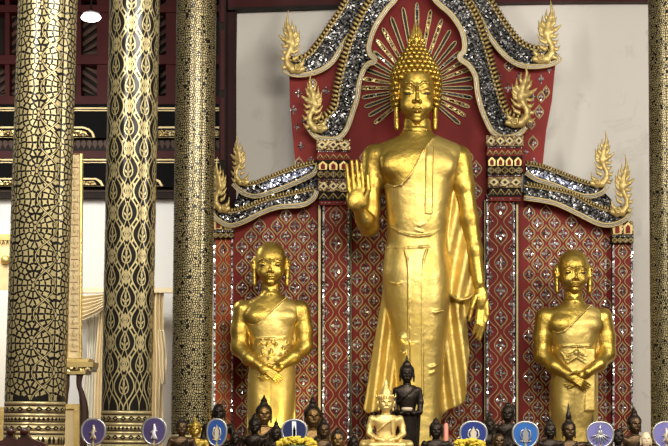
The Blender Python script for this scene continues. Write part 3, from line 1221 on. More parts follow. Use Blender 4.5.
pilaster(322.5, 349.5, 200, -0.10, M['red'], 336, 13, 19, 27.5, 216)
pilaster(486.5, 515, 194, -0.10, M['red'], 500.8, 13.5, 19, 27.5, 208)
pilaster(213.5, 233, 226, -0.06, M['red_warm_lit'], 223.2, 9.5, 14, 19.5, 250, half=False)
pilaster(612.5, 633, 238, -0.06, M['red'], 622.5, 9.5, 14, 19.5, 252, half=False)
# slim mirror beads beside the pilasters
for x0, x1, y0 in ((317.5, 321.5, 205), (515.5, 519, 200), (350.0, 352.0, 205), (483.8, 486, 200)):
    mb = MB()
    mb.slab([(x0, y0), (x1, y0), (x1, BOT), (x0, BOT)], -0.04, 0.1, M['dark_wood'])
    mb.slab([(x0 + 0.8, y0), (x1 - 0.8, y0), (x1 - 0.8, BOT), (x0 + 0.8, BOT)], -0.048, 0.008, M['gold_trim'])
    mb.build('edge_moulding', BD)


# stepped capitals of gilded courses
def course(mb, x0, x1, y0, y1, Y, m, kind):
    mb.slab([(x0, y0), (x1, y0), (x1, y1), (x0, y1)], Y, 0.16, m)
    yc, h = (y0 + y1) / 2, y1 - y0
    n = max(2, int((x1 - x0) / (h * 0.85)))
    for i in range(n):
        xc = x0 + (x1 - x0) * (i + 0.5) / n
        w2 = (x1 - x0) / n
        if kind == 'z':      # zigzag
            for o in (0,):
                mb.tube([P(xc - w2 / 2, yc + h * 0.32, Y - 0.006), P(xc, yc - h * 0.32, Y - 0.006), P(xc + w2 / 2, yc + h * 0.32, Y - 0.006)], 0.008, M['gold_paint'], 5)
            flower(mb, xc, yc + h * 0.18, w2 * 0.5, h * 0.45, Y, outline=False)
        elif kind == 'p':    # little upright petals
            mb.slab([(xc - w2 * 0.38, yc + h * 0.42), (xc - w2 * 0.42, yc - h * 0.1), (xc, yc - h * 0.45), (xc + w2 * 0.42, yc - h * 0.1), (xc + w2 * 0.38, yc + h * 0.42)], Y - 0.012, 0.012, M['gold_paint'])
            mb.slab([(xc - w2 * 0.2, yc + h * 0.36), (xc - w2 * 0.2, yc - h * 0.05), (xc, yc - h * 0.25), (xc + w2 * 0.2, yc - h * 0.05), (xc + w2 * 0.2, yc + h * 0.36)], Y - 0.018, 0.006, M['red'])
        elif kind == 'd':    # lozenges
            flower(mb, xc, yc, w2 * 0.9, h * 0.85, Y, gold='gold_paint')
        elif kind == 's':    # gilded scrollwork course
            mb.slab([(xc - w2 * 0.45, yc), (xc, yc - h * 0.38), (xc + w2 * 0.45, yc), (xc, yc + h * 0.38)], Y - 0.012, 0.012, M['gold_trim'])
            mb.slab([(xc - w2 * 0.2, yc), (xc, yc - h * 0.18), (xc + w2 * 0.2, yc), (xc, yc + h * 0.18)], Y - 0.016, 0.004, M['dark_slot'])
        elif kind == 'b':    # beads
            mb.blob(P(xc, yc, Y - 0.006), 0.008, 0.012, 0.008, M['mirror_flower'], 6, 4)


for cx, hw in ((333.3, 16.8), (505.0, 18.6)):
    ys = 139.5 if cx < 400 else 135.5
    cap = empty('capital', P(cx, 200, -0.1), None, None)
    cap.parent = BD
    cap.matrix_parent_inverse = BD.matrix_world.inverted()
    for nm, y0, y1, dw, dY, m, kd in (('scroll_course', 0, 10.5, 0, 0, 'cap_gold', 's'), ('bead_course', 10.8, 13.4, -1, 0.03, 'red', 'b'), ('zigzag_course', 13.6, 20.5, -0.5, 0.01, 'red', 'z'),
                                      ('petal_course', 20.8, 31, -1.2, 0.02, 'dark_wood', 'p'), ('lozenge_course', 31.3, 38.5, -1, 0.015, 'dark_wood', 'd'), ('bead_course', 38.8, 41, -1.5, 0.04, 'red', 'b'),
                                      ('scroll_course', 41.3, 52, -2, 0.0, 'cap_gold', 's'), ('zigzag_course', 52.3, 61, -2.6, 0.02, 'dark_wood', 'z'), ('bead_course', 61.2, 65.5, -3, 0.03, 'red', 'b')):
        mb = MB()
        course(mb, cx - hw - dw, cx + hw + dw, ys + y0, ys + y1, -0.18 + dY, M[m], kd)
        mb.build(nm, cap)
for x0, x1, y0 in ((213, 233.5, 216), (612, 633.5, 221)):
    cap = empty('corner_capital', P((x0 + x1) / 2, y0 + 10, -0.1), None, None)
    cap.parent = BD
    cap.matrix_parent_inverse = BD.matrix_world.inverted()
    for nm, a, c2, m, kd in (('petal_course', 0, 14, 'cap_gold', 'p'), ('bead_course', 14.2, 16.4, 'dark_wood', 'b'), ('lozenge_course', 16.6, 22, 'dark_wood', 'd')):
        mb = MB()
        course(mb, x0, x1, y0 + a, y0 + c2, -0.12, M[m], kd)
        mb.build(nm, cap)


# serpent gable rails
def rail(name, crest, under, Y, th=0.12, m='mirror', tail=None, crest_side=-1, hot=None, cs=4.2, clen=5.0, edge=0.011):
    """crest = upper edge, under = lower edge, both traced from the tail upward"""
    t = empty(name, P(crest[0][0], crest[0][1], Y), None, None)
    t.parent = BD
    t.matrix_parent_inverse = BD.matrix_world.inverted()
    cu, un = catmull(crest, 8), catmull(under, 8)
    body = MB()
    poly = cu + un[::-1]
    body.slab(poly, Y, th, M[m])
    if hot:
        body.slab(catmull(hot, 4, True), Y - 0.012, 0.012, M['mirror_blue'])
    body.build('mosaic_band', t)
    g = MB()
    rim = [P(x, y, Y - 0.012) for x, y in un]
    g.tube(rim, edge * 1.3, M['gold_trim'], 6)

    def offset(line, o):
        out = []
        for i in range(len(line)):
            a, c = line[max(0, i - 1)], line[min(len(line) - 1, i + 1)]
            tx, ty = c[0] - a[0], c[1] - a[1]
            L = math.hypot(tx, ty) or 1
            out.append((line[i][0] - ty / L * o, line[i][1] + tx / L * o))
        return out
    sg = crest_side
    g.tube([P(x, y, Y - 0.016) for x, y in offset(un, -sg * 1.7)], edge * 0.7, M['silver'], 5)
    g.tube([P(x, y, Y - 0.014) for x, y in offset(un, -sg * 3.2)], edge * 0.9, M['gold_trim'], 5)
    g.tube([P(x, y, Y - 0.012) for x, y in offset(cu, sg * -1.2)], edge, M['gold_trim'], 6)
    g.build('gold_edging', t)
    # toothed comb along the crest
    cr = MB()
    st = resample(offset(cu, sg * (clen * 0.30)), cs)
    for i in range(len(st) - 1):
        a = st[i]
        bq = st[i + 1]
        tx, ty = bq[0] - a[0], bq[1] - a[1]
        L = math.hypot(tx, ty) or 1
        nx, ny = -ty / L * sg, tx / L * sg
        mx_, my_ = a[0] + tx * 0.5, a[1] + ty * 0.5
        p0 = (mx_ - nx * clen * 0.5 - tx / L * 0.6, my_ - ny * clen * 0.5 - ty / L * 0.6)
        p1 = (mx_ + nx * clen * 0.5 + tx / L * 0.6, my_ + ny * clen * 0.5 + ty / L * 0.6)
        s = PS(mx_, my_, Y)
        cr.tube([P(*p0, Y - 0.02), P((p0[0] + p1[0]) / 2, (p0[1] + p1[1]) / 2, Y - 0.045), P(*p1, Y - 0.02)], [cs * 0.27 * s, cs * 0.33 * s, cs * 0.2 * s], M['gold_paint'], 6)
    cr.tube([P(x, y, Y + 0.01) for x, y in offset(cu, sg * (clen * 0.35))], clen * 0.33 * PS(400, 100, Y), M['brown_wood'], 6)
    cr.build('toothed_crest', t)
    return t


OL = rail('gable_rail', [(287, 58), (296, 60), (305, 57), (312, 52), (321, 40), (331, 25), (341, 10.5), (352, -8), (376, -42), (418, -80)],
          [(284, 68), (293, 73), (306, 73), (320, 69), (332, 60), (343, 42), (355, 26), (366, 9), (384, -18), (418, -50)], -0.10)
OR = rail('gable_rail', [(553, 49), (540, 49.5), (530, 47.5), (518, 40.5), (504, 22.5), (490, 1), (474, -20), (452, -50), (419, -80)],
          [(559, 56), (554, 61.5), (538, 65), (521, 64), (507, 55.5), (492, 37.5), (480, 15), (468, -4), (446, -28), (419, -50)], -0.10, crest_side=1)
IL = rail('arch_rail', [(312, 121), (322, 120), (330, 114), (336, 105), (338.5, 90), (342, 73), (348, 50), (354, 33), (362, 16), (371, 1), (390, -24), (417, -52)],
          [(309, 126), (316, 135), (325, 137.5), (337, 137), (345, 129), (351, 113), (356, 97), (357.5, 84), (362.5, 69), (368, 62.5), (373.5, 60.5), (369, 55), (367.5, 46), (373.5, 27), (385, 9), (393, 0), (402, -14), (417, -30)], -0.14, cs=4.4, clen=7.0)
IR = rail('arch_rail', [(524, 120), (513, 117), (504, 110), (495.5, 83), (487, 52), (477, 21), (466, 1), (446, -24), (418, -52)],
          [(525, 126), (518, 133), (505, 136), (497, 133.5), (491, 127), (483.5, 110), (479, 93), (476.8, 76), (470, 64.5), (461, 57.5), (465, 52), (466, 43), (462.4, 29), (452, 13.5), (437, 0), (428, -16), (418, -30)], -0.14, crest_side=1, cs=4.4, clen=7.0)
UL = rail('wing_rail', [(237, 181), (243, 184), (252, 184), (267, 178.5), (290, 169.5), (305, 165), (317, 162)],
          [(234, 182.5), (243, 191), (254, 194.8), (267, 192), (290, 183.5), (312, 173), (316.5, 164)], -0.08, hot=[(262, 188), (268, 181), (285, 175), (306, 168), (313, 167), (308, 172), (288, 181), (268, 189)], cs=3.0, clen=3.6, edge=0.008)
LL = rail('wing_rail', [(213, 206), (222, 209.5), (231, 211.5), (245, 208), (267, 199.5), (290, 194), (314.5, 188.5)],
          [(211.5, 208.5), (217, 217.5), (229, 224), (243, 220.5), (261, 211.5), (279, 205.5), (301, 203.8), (312, 198), (315.5, 190)], -0.14, cs=3.0, clen=3.6, edge=0.009)
UR = rail('wing_rail', [(604, 182), (594, 184.5), (579, 180.5), (561, 173.5), (542, 166.5), (525.6, 163.5)],
          [(606, 185), (601, 191.6), (588.5, 195), (574, 191.6), (554, 183.5), (537, 178), (526.5, 171)], -0.08, crest_side=1, hot=[(583, 190), (576, 185), (558, 178), (535, 170), (531, 174), (555, 182), (574, 190)], cs=3.0, clen=3.6, edge=0.008)
LR = rail('wing_rail', [(627, 206), (612, 210.5), (591, 204), (574, 194.5), (554, 189.5), (524, 184.5)],
          [(630, 211), (623, 219), (611, 223.6), (598, 222), (578.6, 212.5), (554, 201.6), (524, 196.5)], -0.14, crest_side=1, cs=3.0, clen=3.6, edge=0.009)
# mosaic filling between the paired wing rails
for pts in ([(240, 190), (262, 190), (290, 182), (317, 172), (317, 190), (290, 196), (262, 202), (242, 208), (234, 205)],
            [(524, 172), (545, 180), (578, 193), (602, 190), (612, 200), (612, 212), (590, 206), (570, 195), (548, 190), (524, 187)]):
    mb = MB()
    mb.slab(pts, -0.03, 0.10, M['mirror'])
    mb.build('mosaic_infill', BD)


# flame-crested serpent finials
def finial_mesh():
    S = Solid(-8, 36, -64, 7, -7, 7, 0.7)
    f = 0.6
    # coiled foot, chest and neck, an S
    S.chain([(30, 1, 0, 3.0), (23, 2, 0, 4.2), (14, 1, 0, 4.6), (7.5, -5, 0, 4.0), (7, -12, 0, 3.4), (11, -18, 0, 3.6), (14, -24, 0, 4.6)], 1.5, f)
    # head, snout, jaw
    S.chain([(14, -26, 0, 5.6), (8, -28, 0, 4.2), (2, -30, 0, 2.4), (-4, -34, 0, 1.1)], 1.2, f)
    S.chain([(10, -23, 0, 2.6), (3, -22, 0, 1.8), (-1, -25, 0, 0.8)], 0.8, f)
    # tall crest
    S.chain([(13, -29, 0, 5.0), (11.5, -36, 0, 4.2), (8.5, -43, 0, 2.9), (7, -50, 0, 1.7), (8.5, -60, 0, 0.6)], 1.2, f)
    # flame tongues
    for a, b_, c_, r_ in (((8, -33), (4, -37), (1, -43), 2.6), ((9, -39), (5, -43), (3.5, -49), 2.2), ((15, -32), (19, -36), (19, -45), 3.2), ((17, -27), (22, -31), (24.5, -39), 3.0),
                          ((12, -38), (14.5, -43), (13.5, -51), 2.4), ((16, -22), (21.5, -25), (25, -31), 2.8), ((16, -16), (21, -18), (26, -24), 2.6), ((8, -17), (3, -16), (-1, -19), 2.4),
                          ((6, -10), (1, -9), (-3, -13), 2.4), ((16, -9), (21, -11), (25, -17), 2.6), ((24, -2), (29, -5), (31, -12), 2.8), ((10, -2), (3, 0), (-2, -4), 2.6)):
        S.chain([(*a, 0, r_), (*b_, 0, r_ * 0.8), (*c_, 0, 0.45)], 0.8, f)
    for k in range(7):
        a0, a1 = k * 0.8, (k + 1) * 0.8
        r0_, r1_ = 4.6 - k * 0.5, 4.6 - (k + 1) * 0.5
        S.cone((21 + math.cos(a0) * r0_, -1 + math.sin(a0) * r0_, 2.6), (21 + math.cos(a1) * r1_, -1 + math.sin(a1) * r1_, 2.6), 1.1, 1.0, 0.4)
    S.ball((7.5, -29.5, 3), 1.2, 1.0, 2, 0.3, 'cut')
    S.ball((12.8, -10.5, 0), 1.9, 3.0, 9, 0.3, 'cut')
    return S.mesh()


FV, FQ = finial_mesh()


def finial(parent, bx0, by1, bx1, by0, Y, flip):
    """set between pixel x bx0..bx1, heights by1 (foot)..by0 (tip)"""
    mn, mxx = FV.min(0), FV.max(0)
    s = PS((bx0 + bx1) / 2, by1, Y)
    x = (FV[:, 0] - mn[0]) / (mxx[0] - mn[0])
    if flip:
        x = 1 - x
    y = (FV[:, 1] - mn[1]) / (mxx[1] - mn[1])
    p0, p1 = P(bx0, by1, Y), P(bx1, by0, Y)
    V = np.stack([p0.x + (p1.x - p0.x) * x, Y - FV[:, 2] * s * (abs(by1 - by0) / 66.0), p1.z + (p0.z - p1.z) * y], 1)
    Q = FQ[:, ::-1] if not flip else FQ
    mesh_obj('serpent_finial', V, Q, M['gold_paint'], parent)


finial(OL, 278, 74, 306, 10, -0.14, False)
finial(OR, 532, 64, 561, 0, -0.14, True)
finial(IL, 301, 133, 328, 72, -0.20, False)
finial(IR, 505, 128, 537, 63, -0.20, True)
finial(UL, 230, 186, 250, 134, -0.12, False)
finial(LL, 209, 213, 231, 157, -0.19, False)
finial(UR, 590, 188, 614, 130, -0.12, True)
finial(LR, 610, 217, 634, 154, -0.19, True)

# platform that carries the big statues
b = MB()
b.box((-1.05, -1.02, 0), (3.2, -0.18, 0.95), M['red_cloth'])
b.box((-1.08, -1.04, 0.95), (3.23, -0.17, 1.0), M['gold_dark'])
ap = b.build('altar_platform')
tag(ap, 'long stepped red platform under the three large golden statues', 'platform')


def lotus(mb, c, r, h, m, n=16):
    mb.lathe(c, [(r * 1.0, 0), (r * 1.0, h * 0.12), (r * 0.88, h * 0.2), (r * 0.84, h * 0.5), (r * 0.9, h * 0.86), (r * 0.93, h * 0.9), (r * 0.93, h)], m, 28)
    for k in range(n):
        a = 2 * math.pi * k / n
        ca, sa = math.cos(a), math.sin(a)
        for zz, rr, up in ((h * 0.22, r * 0.9, 1), (h * 0.84, r * 0.9, -1)):
            hw = math.pi * r / n * 0.95
            t = [(-hw, 0, 0), (-hw * 0.9, 0.5, 0.3), (0, 1, 0.12), (hw * 0.9, 0.5, 0.3), (hw, 0, 0)]
            vs = [(c[0] + ca * (rr + o * r * 0.25) - sa * x, c[1] + sa * (rr + o * r * 0.25) + ca * x, c[2] + zz + up * y * h * 0.30) for x, y, o in t]
            mb.raw(vs, [(0, 1, 2, 3, 4) if up > 0 else (4, 3, 2, 1, 0)], m)


# ================================================================== THE GREAT STANDING FIGURE
def great_buddha():
    Y0, cx = -0.60, 417
    fr = frame(cx, Y0, 230)
    foot = 1.39
    base = P(417, 452, Y0)
    T = empty('standing_statue', (base.x, Y0, 1.0), 'huge golden standing statue with raised right palm, at the centre of the altar', 'statue')
    torso = [(131, 404, 430, 0, 14), (138, 397, 438, 0, 16), (142, 384, 452, 0, 18), (147, 373, 462, 0, 20), (156, 371, 463, 1, 23), (172, 379, 456, 2, 25), (188, 386, 451, 2, 24.5), (210, 388, 448, 2, 23.5),
             (235, 389, 445, 2, 22.5), (255, 386, 446, 2, 23.5), (275, 384, 448, 2, 25), (300, 387, 448, 2, 25), (330, 394, 444, 2, 23), (360, 398, 441, 1, 21), (400, 400, 439, 0, 19), (455, 400, 439, 0, 19)]
    S = Solid(336, 496, 120, 456, -34, 48, 0.9)
    S.cone((417, 118, 0), (417, 140, 0), 13.5, 15.5, 3)
    S.loft(torso, 3)
    # pectorals, soft belly
    S.ball((399, 168, 17), 19, 14, 8, 3)
    S.ball((435, 168, 17), 19, 14, 8, 3)
    S.ball((417, 222, 14), 20, 18, 11, 6)
    # right arm (raised), left arm (hanging)
    S.chain([(374, 157, 0, 12.5), (371, 182, 0, 10.4), (370, 210, 2, 9.6), (369, 227, 5, 9.8)], 5)
    S.chain([(369, 228, 5, 9.6), (364, 222, 18, 8.6), (358, 212, 27, 6.2)], 3)
    S.chain([(460, 158, 0, 12.2), (464, 185, 0, 10.4), (469, 218, 1, 9.2), (474, 250, 3, 7.8), (478, 283, 6, 6.2)], 5)
    # raised hand, palm to the front
    S.ball((356.5, 203, 31), 10.8, 13.0, 5.0, 2.0)
    S.ball((351, 207, 33.5), 4.5, 7, 2.2, 2)
    S.ball((363, 206, 33.5), 4, 6.5, 2.2, 2)
    for xr_, yr_, xt_, yt_ in ((348.4, 196, 346.0, 170), (353.2, 195, 350.9, 166.5), (358.0, 195, 355.7, 166), (362.6, 196, 360.3, 169)):
        S.chain([(xr_, yr_, 32, 2.5), ((xr_ + xt_) / 2, (yr_ + yt_) / 2, 33, 2.15), (xt_, yt_, 32, 1.6)], 0.35)
    S.chain([(364, 205, 33, 3.2), (367.5, 195, 35, 2.7), (366.5, 181, 35, 1.9)], 0.8)
    # hanging hand
    S.ball((480, 298, 7), 7.0, 14, 4.6, 3)
    for pts in ([(484, 308), (483.5, 322), (478.5, 340)], [(481, 311), (479.5, 326), (475.5, 338)], [(477.5, 311), (476, 324), (472.5, 334)], [(485.5, 302), (486, 315), (482.5, 331)]):
        S.chain([(*pts[0], 7, 2.7), (*pts[1], 9, 2.3), (*pts[2], 8, 1.5)], 0.5)
    S.chain([(475, 296, 9, 3.0), (470.5, 308, 12, 2.4), (468, 321, 12, 1.6)], 0.8)
    # arm creases and neck lines
    for yy in (127.5, 132.5):
        S.chain([(402, yy - 2, 6, 0.6), (410, yy + 0.5, 13, 0.6), (417, yy + 1, 14.4, 0.6), (424, yy + 0.5, 13, 0.6), (432, yy - 2, 6, 0.6)], 0.6, op='cut')
    V1, Q1 = S.mesh()
    # head, finer
    H = Solid(390, 444, 36, 134, -28, 34, 0.55)
    face = [(62, 407, 426, -5, 7), (68, 402, 431, -3, 14), (76, 398.5, 434, 0.5, 20.5), (86, 397.5, 435, 1, 21.5), (98, 398, 434.5, 1, 21.5), (107, 399.5, 433, 1, 21), (114, 402.5, 430, 1.5, 19.5), (120, 406.5, 426, 3, 16.5), (125, 411, 421.5, 5, 12), (127, 413, 419.5, 6, 9)]
    H.loft(face, 1, 2.2, 5)
    H.cone((416.5, 110, -2), (416.5, 134, -2), 13, 13.5, 2)
    fx = 416.0
    H.ball((fx, 122.5, 17.5), 5.0, 3.8, 3.4, 2.0)
    for sg in (-1, 1):
        H.ball((fx + sg * 9.5, 108, 14.5), 6.5, 7.5, 5.5, 4)
        # brow ridge
        H.chain([(fx + sg * 2.2, 90.0, 22.5, 0.8), (fx + sg * 6.5, 86.8, 22.0, 0.9), (fx + sg * 11.5, 87.2, 19.7, 0.85), (fx + sg * 15.5, 91.0, 15.5, 0.6)], 0.7)
        # socket, lid and slit
        H.ball((fx + sg * 9.2, 94.2, 23.6), 5.8, 3.6, 3.4, 2.4, 'cut')
        H.ball((fx + sg * 9.2, 95.4, 18.0), 5.2, 3.4, 3.9, 0.9)
        H.chain([(fx + sg * 4.3, 97.4, 21.6, 0.45), (fx + sg * 8.5, 98.2, 21.9, 0.5), (fx + sg * 13.2, 97.0, 19.3, 0.45)], 0.4, op='cut')
        H.ball((fx + sg * 3.0, 106.0, 22.6), 1.9, 1.7, 2.4, 0.8)
        # ears with long lobes
        ex = fx + sg * 19.2
        H.chain([(ex, 86, -3, 2.8), (ex + sg * 0.8, 96, -3, 3.2), (ex + sg * 0.2, 108, -2, 2.7), (ex + sg * 0.2, 120, -1, 2.8), (ex, 128.5, 0, 2.4)], 1.0, 1.5)
        H.ball((ex + sg * 1.2, 94, 1.2), 1.1, 5, 2, 0.6, 'cut')
    H.chain([(fx, 89, 22.0, 1.2), (fx, 97, 24.6, 1.7), (fx, 104.6, 26.0, 2.5)], 1.2)
    # mouth
    H.chain([(fx - 5.2, 112.8, 19.8, 0.6), (fx - 2.2, 112.2, 22.2, 1.15), (fx, 112.6, 22.6, 1.0), (fx + 2.2, 112.2, 22.2, 1.15), (fx + 5.2, 112.8, 19.8, 0.6)], 0.7)
    H.chain([(fx - 4.2, 115.0, 20.2, 0.7), (fx, 115.8, 22.4, 1.35), (fx + 4.2, 115.0, 20.2, 0.7)], 0.7)
    H.chain([(fx - 5.6, 113.6, 21.6, 0.3), (fx, 114.1, 24.0, 0.35), (fx + 5.6, 113.6, 21.6, 0.3)], 0.3, op='cut')
    V2, Q2 = H.mesh()
    V, Q = join([(fr(V1), Q1), (fr(V2), Q2)])
    mesh_obj('body', V, Q, M['gold'], T)
    for sg in (-1, 1):
        mb = MB()
        p = fr(np.array([[fx + sg * 8.8, 98.0, 21.6]]))[0]
        mb.blob(p, 3.4 * fr.s, 0.9 * fr.s, 0.95 * fr.s, M['eye'], 8, 5)
        mb.build('eye', T)
    # hair: cap and rows of snail curls
    py_ = [38, 41, 44, 47, 51, 55, 59, 63, 67, 71, 76, 90, 98, 104, 109]
    pw_ = [2.0, 4.0, 6.2, 8.2, 10.8, 13.2, 15.6, 18.2, 20.8, 22.8, 24.0, 24.0, 23.4, 22.4, 20.6]
    hb = MB()
    cap = Solid(384, 448, 34, 118, -34, 26, 1.0)
    cap.loft([(a_, 416 - b_ + 0.6, 416 + b_ - 0.6, -4.5, b_ * 0.95 - 0.6) for a_, b_ in zip(py_, pw_)], 1, 2.0, 3)
    cap.sheet([(399, 130), (399, 92), (401, 82), (407, 76.5), (416, 74), (425, 76.5), (431, 82), (433, 92), (433, 130)], 18, 16, 1, op='cut')
    cap.sheet([(380, 106), (450, 106), (450, 140), (380, 140)], 0, 60, 1, op='cut')
    Vc, Qc = cap.mesh()
    hair = mesh_obj('hair', fr(Vc), Qc, M['gold_dark'], T)


    def profile(y):
        # half-width of the hair at height y
        return float(np.interp(y, py_, pw_)), True
    y = 41.0
    row = 0
    while y < 108:
        hw, low_ = profile(y)
        rc = 3.15 if y > 58 else 2.8
        n_ = max(5, int(2 * math.pi * hw * 0.97 / (rc * 1.75)))
        for k in range(n_):
            a = 2 * math.pi * (k + 0.5 * (row % 2)) / n_
            x, d = hw * math.sin(a), hw * 0.96 * math.cos(a)
            if d > 0:
                lim = 74.5 + (abs(x) / 16.0) ** 2 * 6.0 if abs(x) < 18.0 else 106
                if y > lim:
                    continue
            p = fr(np.array([[416 + x, y, -4.5 + d]]))[0]
            r_ = rc * fr.s
            hb.blob(p, r_, r_, r_ * 0.98, M['gold'], 8, 6)
        y += rc * 1.62
        row += 1
    hb.build('hair_curls', T)
    # flame finial
    Fz = Solid(402, 432, 14, 52, -14, 10, 0.5)
    Fz.ball((416.5, 44, -4), 7.5, 4.5, 7, 1.5)
    for sx_, yb_, yt_, r_ in ((0, 44, 18, 1.9), (-4.6, 44, 28, 1.5), (4.6, 44, 28, 1.5), (-6.8, 44, 34, 1.4), (6.8, 44, 34, 1.4), (-2.5, 43, 23, 1.5), (2.5, 43, 23, 1.5)):
        Fz.chain([(416.5 + sx_ * 0.8, yb_, -2, r_ * 0.9), (416.5 + sx_ * 1.15, (yb_ + yt_) / 2 + 3, -2, r_), (416.5 + sx_ * 0.95, yt_, -3, 0.45)], 0.25)
    Fz.ball((416.5, 39.5, 1.2), 2.4, 3.8, 1.8, 0.3)
    for sg in (-1, 1):
        Fz.chain([(416.5, 46, 3, 0.8), (416.5 + sg * 4.4, 43, 2.4, 0.8), (416.5 + sg * 4, 37, 1.5, 0.7), (416.5, 33, 0.8, 0.5)], 0.2)
    Vf, Qf = Fz.mesh()
    mesh_obj('flame_finial', fr(Vf), Qf, M['gold'], T)

    # ---------------- robe
    Rb = Solid(356, 486, 124, 456, -30, 40, 0.9)
    ex_ = np.array([370, 380, 386, 393, 400, 407, 412, 417, 422, 426, 431, 440, 452, 470])
    ey_ = np.array([176, 182, 187, 190, 188.5, 181, 173.5, 164, 155, 148.5, 142, 133, 126, 126])

    def edge(x, y, d):
        return (np.interp(x, ex_, ey_) - y) * 0.75 + 0 * d
    body2 = torso
    Rb.loft(body2, 1, grow=1.6, mask=lambda x, y, d: np.maximum(edge(x, y, d), np.where((d < -2) & (y < 200), 4.0, -9.0)))
    Rb.ball((435, 168, 17.6), 19.6, 14.6, 8.6, 3)
    Rb.ball((417, 222, 14.6), 21, 18.5, 11.5, 5)

    def fold(fx_, amp_, ph=0.0, sl=0.0):
        return lambda X, Y: amp_ * np.sin((X + sl * (Y - 250)) * fx_ + ph)
    # flaring skirts and the sleeve sheet
    Rb.sheet([(385, 262), (383.5, 288), (380, 310), (375, 340), (370, 372), (365.5, 402), (364, 409), (368, 414), (378, 411.5), (388, 406), (397, 401), (404, 398), (404, 262)], -6, 4.0, 3, fold(0.42, 2.2, 0, 0.12))
    Rb.sheet([(440, 280), (452, 297), (471, 296), (470, 306), (467, 318), (468, 335), (470, 352), (467, 372), (466, 392), (464.5, 402), (459, 406), (450, 409), (441, 416), (434, 419), (434, 280)], -6, 4.0, 3, fold(0.42, 2.2, 1, -0.12))
    Rb.sheet([(445, 178), (453, 186), (458, 205), (464, 232), (470, 258), (476, 286), (476, 293), (468, 298), (458, 300), (449, 296), (441, 286), (434, 270), (428, 252), (440, 240), (446, 215)], 0, 5.0, 3, fold(0.34, 2.4, 0, 0.2))
    # hem roll of the sleeve
    Rb.chain([(427, 252, 23, 1.0), (432, 267, 24, 1.2), (439, 282, 21, 1.3), (448, 295, 12, 1.5), (458, 300.5, 5, 1.7), (468, 298.5, 4, 1.7), (476, 292, 3, 1.4)], 1.0)
    # waistband, tunic edge, centre pleats, knees
    Rb.chain([(390, 229, 16, 0.9), (398, 234.5, 22.5, 1.0), (408, 238.5, 26, 1.0), (417, 239.5, 27, 1.0), (428, 238, 25.5, 1.0), (438, 232, 20, 0.9)], 0.8)
    Rb.chain([(385, 249.5, 10, 0.7), (396, 250, 22.5, 0.8), (408, 250.5, 26.3, 0.8), (420, 250, 27, 0.8), (428, 249, 25.8, 0.7)], 0.7)
    for xa, sg in ((407.5, -1), (421.0, 1)):
        Rb.chain([(xa + sg * 4.5, 252, 27, 0.8), (xa + sg * 1.2, 262, 27.6, 0.9), (xa, 276, 28, 0.9), (xa, 300, 28.2, 0.9), (xa, 330, 26.4, 0.9), (xa, 360, 24, 0.9), (xa + sg * 0.5, 395, 21.5, 0.9)], 0.8)
    Rb.ball((402.6, 339, 19.4), 5.0, 5.0, 4.4, 2.4)
    Rb.ball((427.0, 340, 20.0), 5.0, 5.0, 4.4, 2.4)
    for yy in (336.5, 344):
        Rb.chain([(402, yy, 22, 0.5), (414, yy, 25.2, 0.5), (427, yy, 22.8, 0.5)], 0.8)
    # edge roll across the chest
    Rb.chain([(386, 187.5, 20, 0.9), (393, 190.3, 24.5, 1.0), (400, 189, 27, 1.0), (407, 181.5, 28.5, 1.0), (412, 174, 28, 1.0), (417, 164.5, 26.3, 1.0), (422, 155, 26, 1.0), (427, 147, 21.5, 0.9), (432, 141, 18, 0.9)], 0.9)
    # crumpled folds below the chest
    for pts in ([(412, 226, 26), (418, 229, 26.6), (424, 226, 26.4)], [(422, 219, 26), (426, 223, 26), (429, 219, 25.6)], [(414, 233, 26), (421, 235, 26.6)]):
        Rb.chain([(*p, 0.9) for p in pts], 1.0)
    for yy, x0_, x1_, dd in ((352, 399, 407, 21.5), (366, 424, 435, 21.5), (284, 389, 404, 26), (372, 425, 433, 20.5), (312, 424, 442, 25)):
        Rb.chain([(x0_, yy, dd - 1.5, 0.8), ((x0_ + x1_) / 2, yy + 2, dd, 0.9), (x1_, yy, dd - 1.5, 0.8)], 2.0)
    Vr, Qr = Rb.mesh()
    robe = mesh_obj('robe', fr(Vr), Qr, M['gold_pale'], T)
    # folded shoulder cloth
    Sh = Solid(416, 440, 140, 224, -4, 36, 0.8)
    chest = [(150, 424.0, 433, 17, 7.5), (160, 423.5, 432.5, 20, 8.5), (172, 423, 432, 22, 7.6), (190, 422.6, 431.6, 22, 6.5), (205, 422.4, 431.4, 21.5, 6.5), (218, 422, 431.2, 21, 6.8)]
    Sh.loft(chest, 0.8, 5, 3)
    Vs, Qs = Sh.mesh()
    mesh_obj('shoulder_cloth', fr(Vs), Qs, M['gold_pale'], robe)
    # lotus foot
    mb = MB()
    zf = P(417, 455, Y0).z
    lotus(mb, (base.x, Y0, 1.0), 0.36, zf - 1.0, M['gold_dark'], 22)
    mb.build('lotus_base', T)


great_buddha()


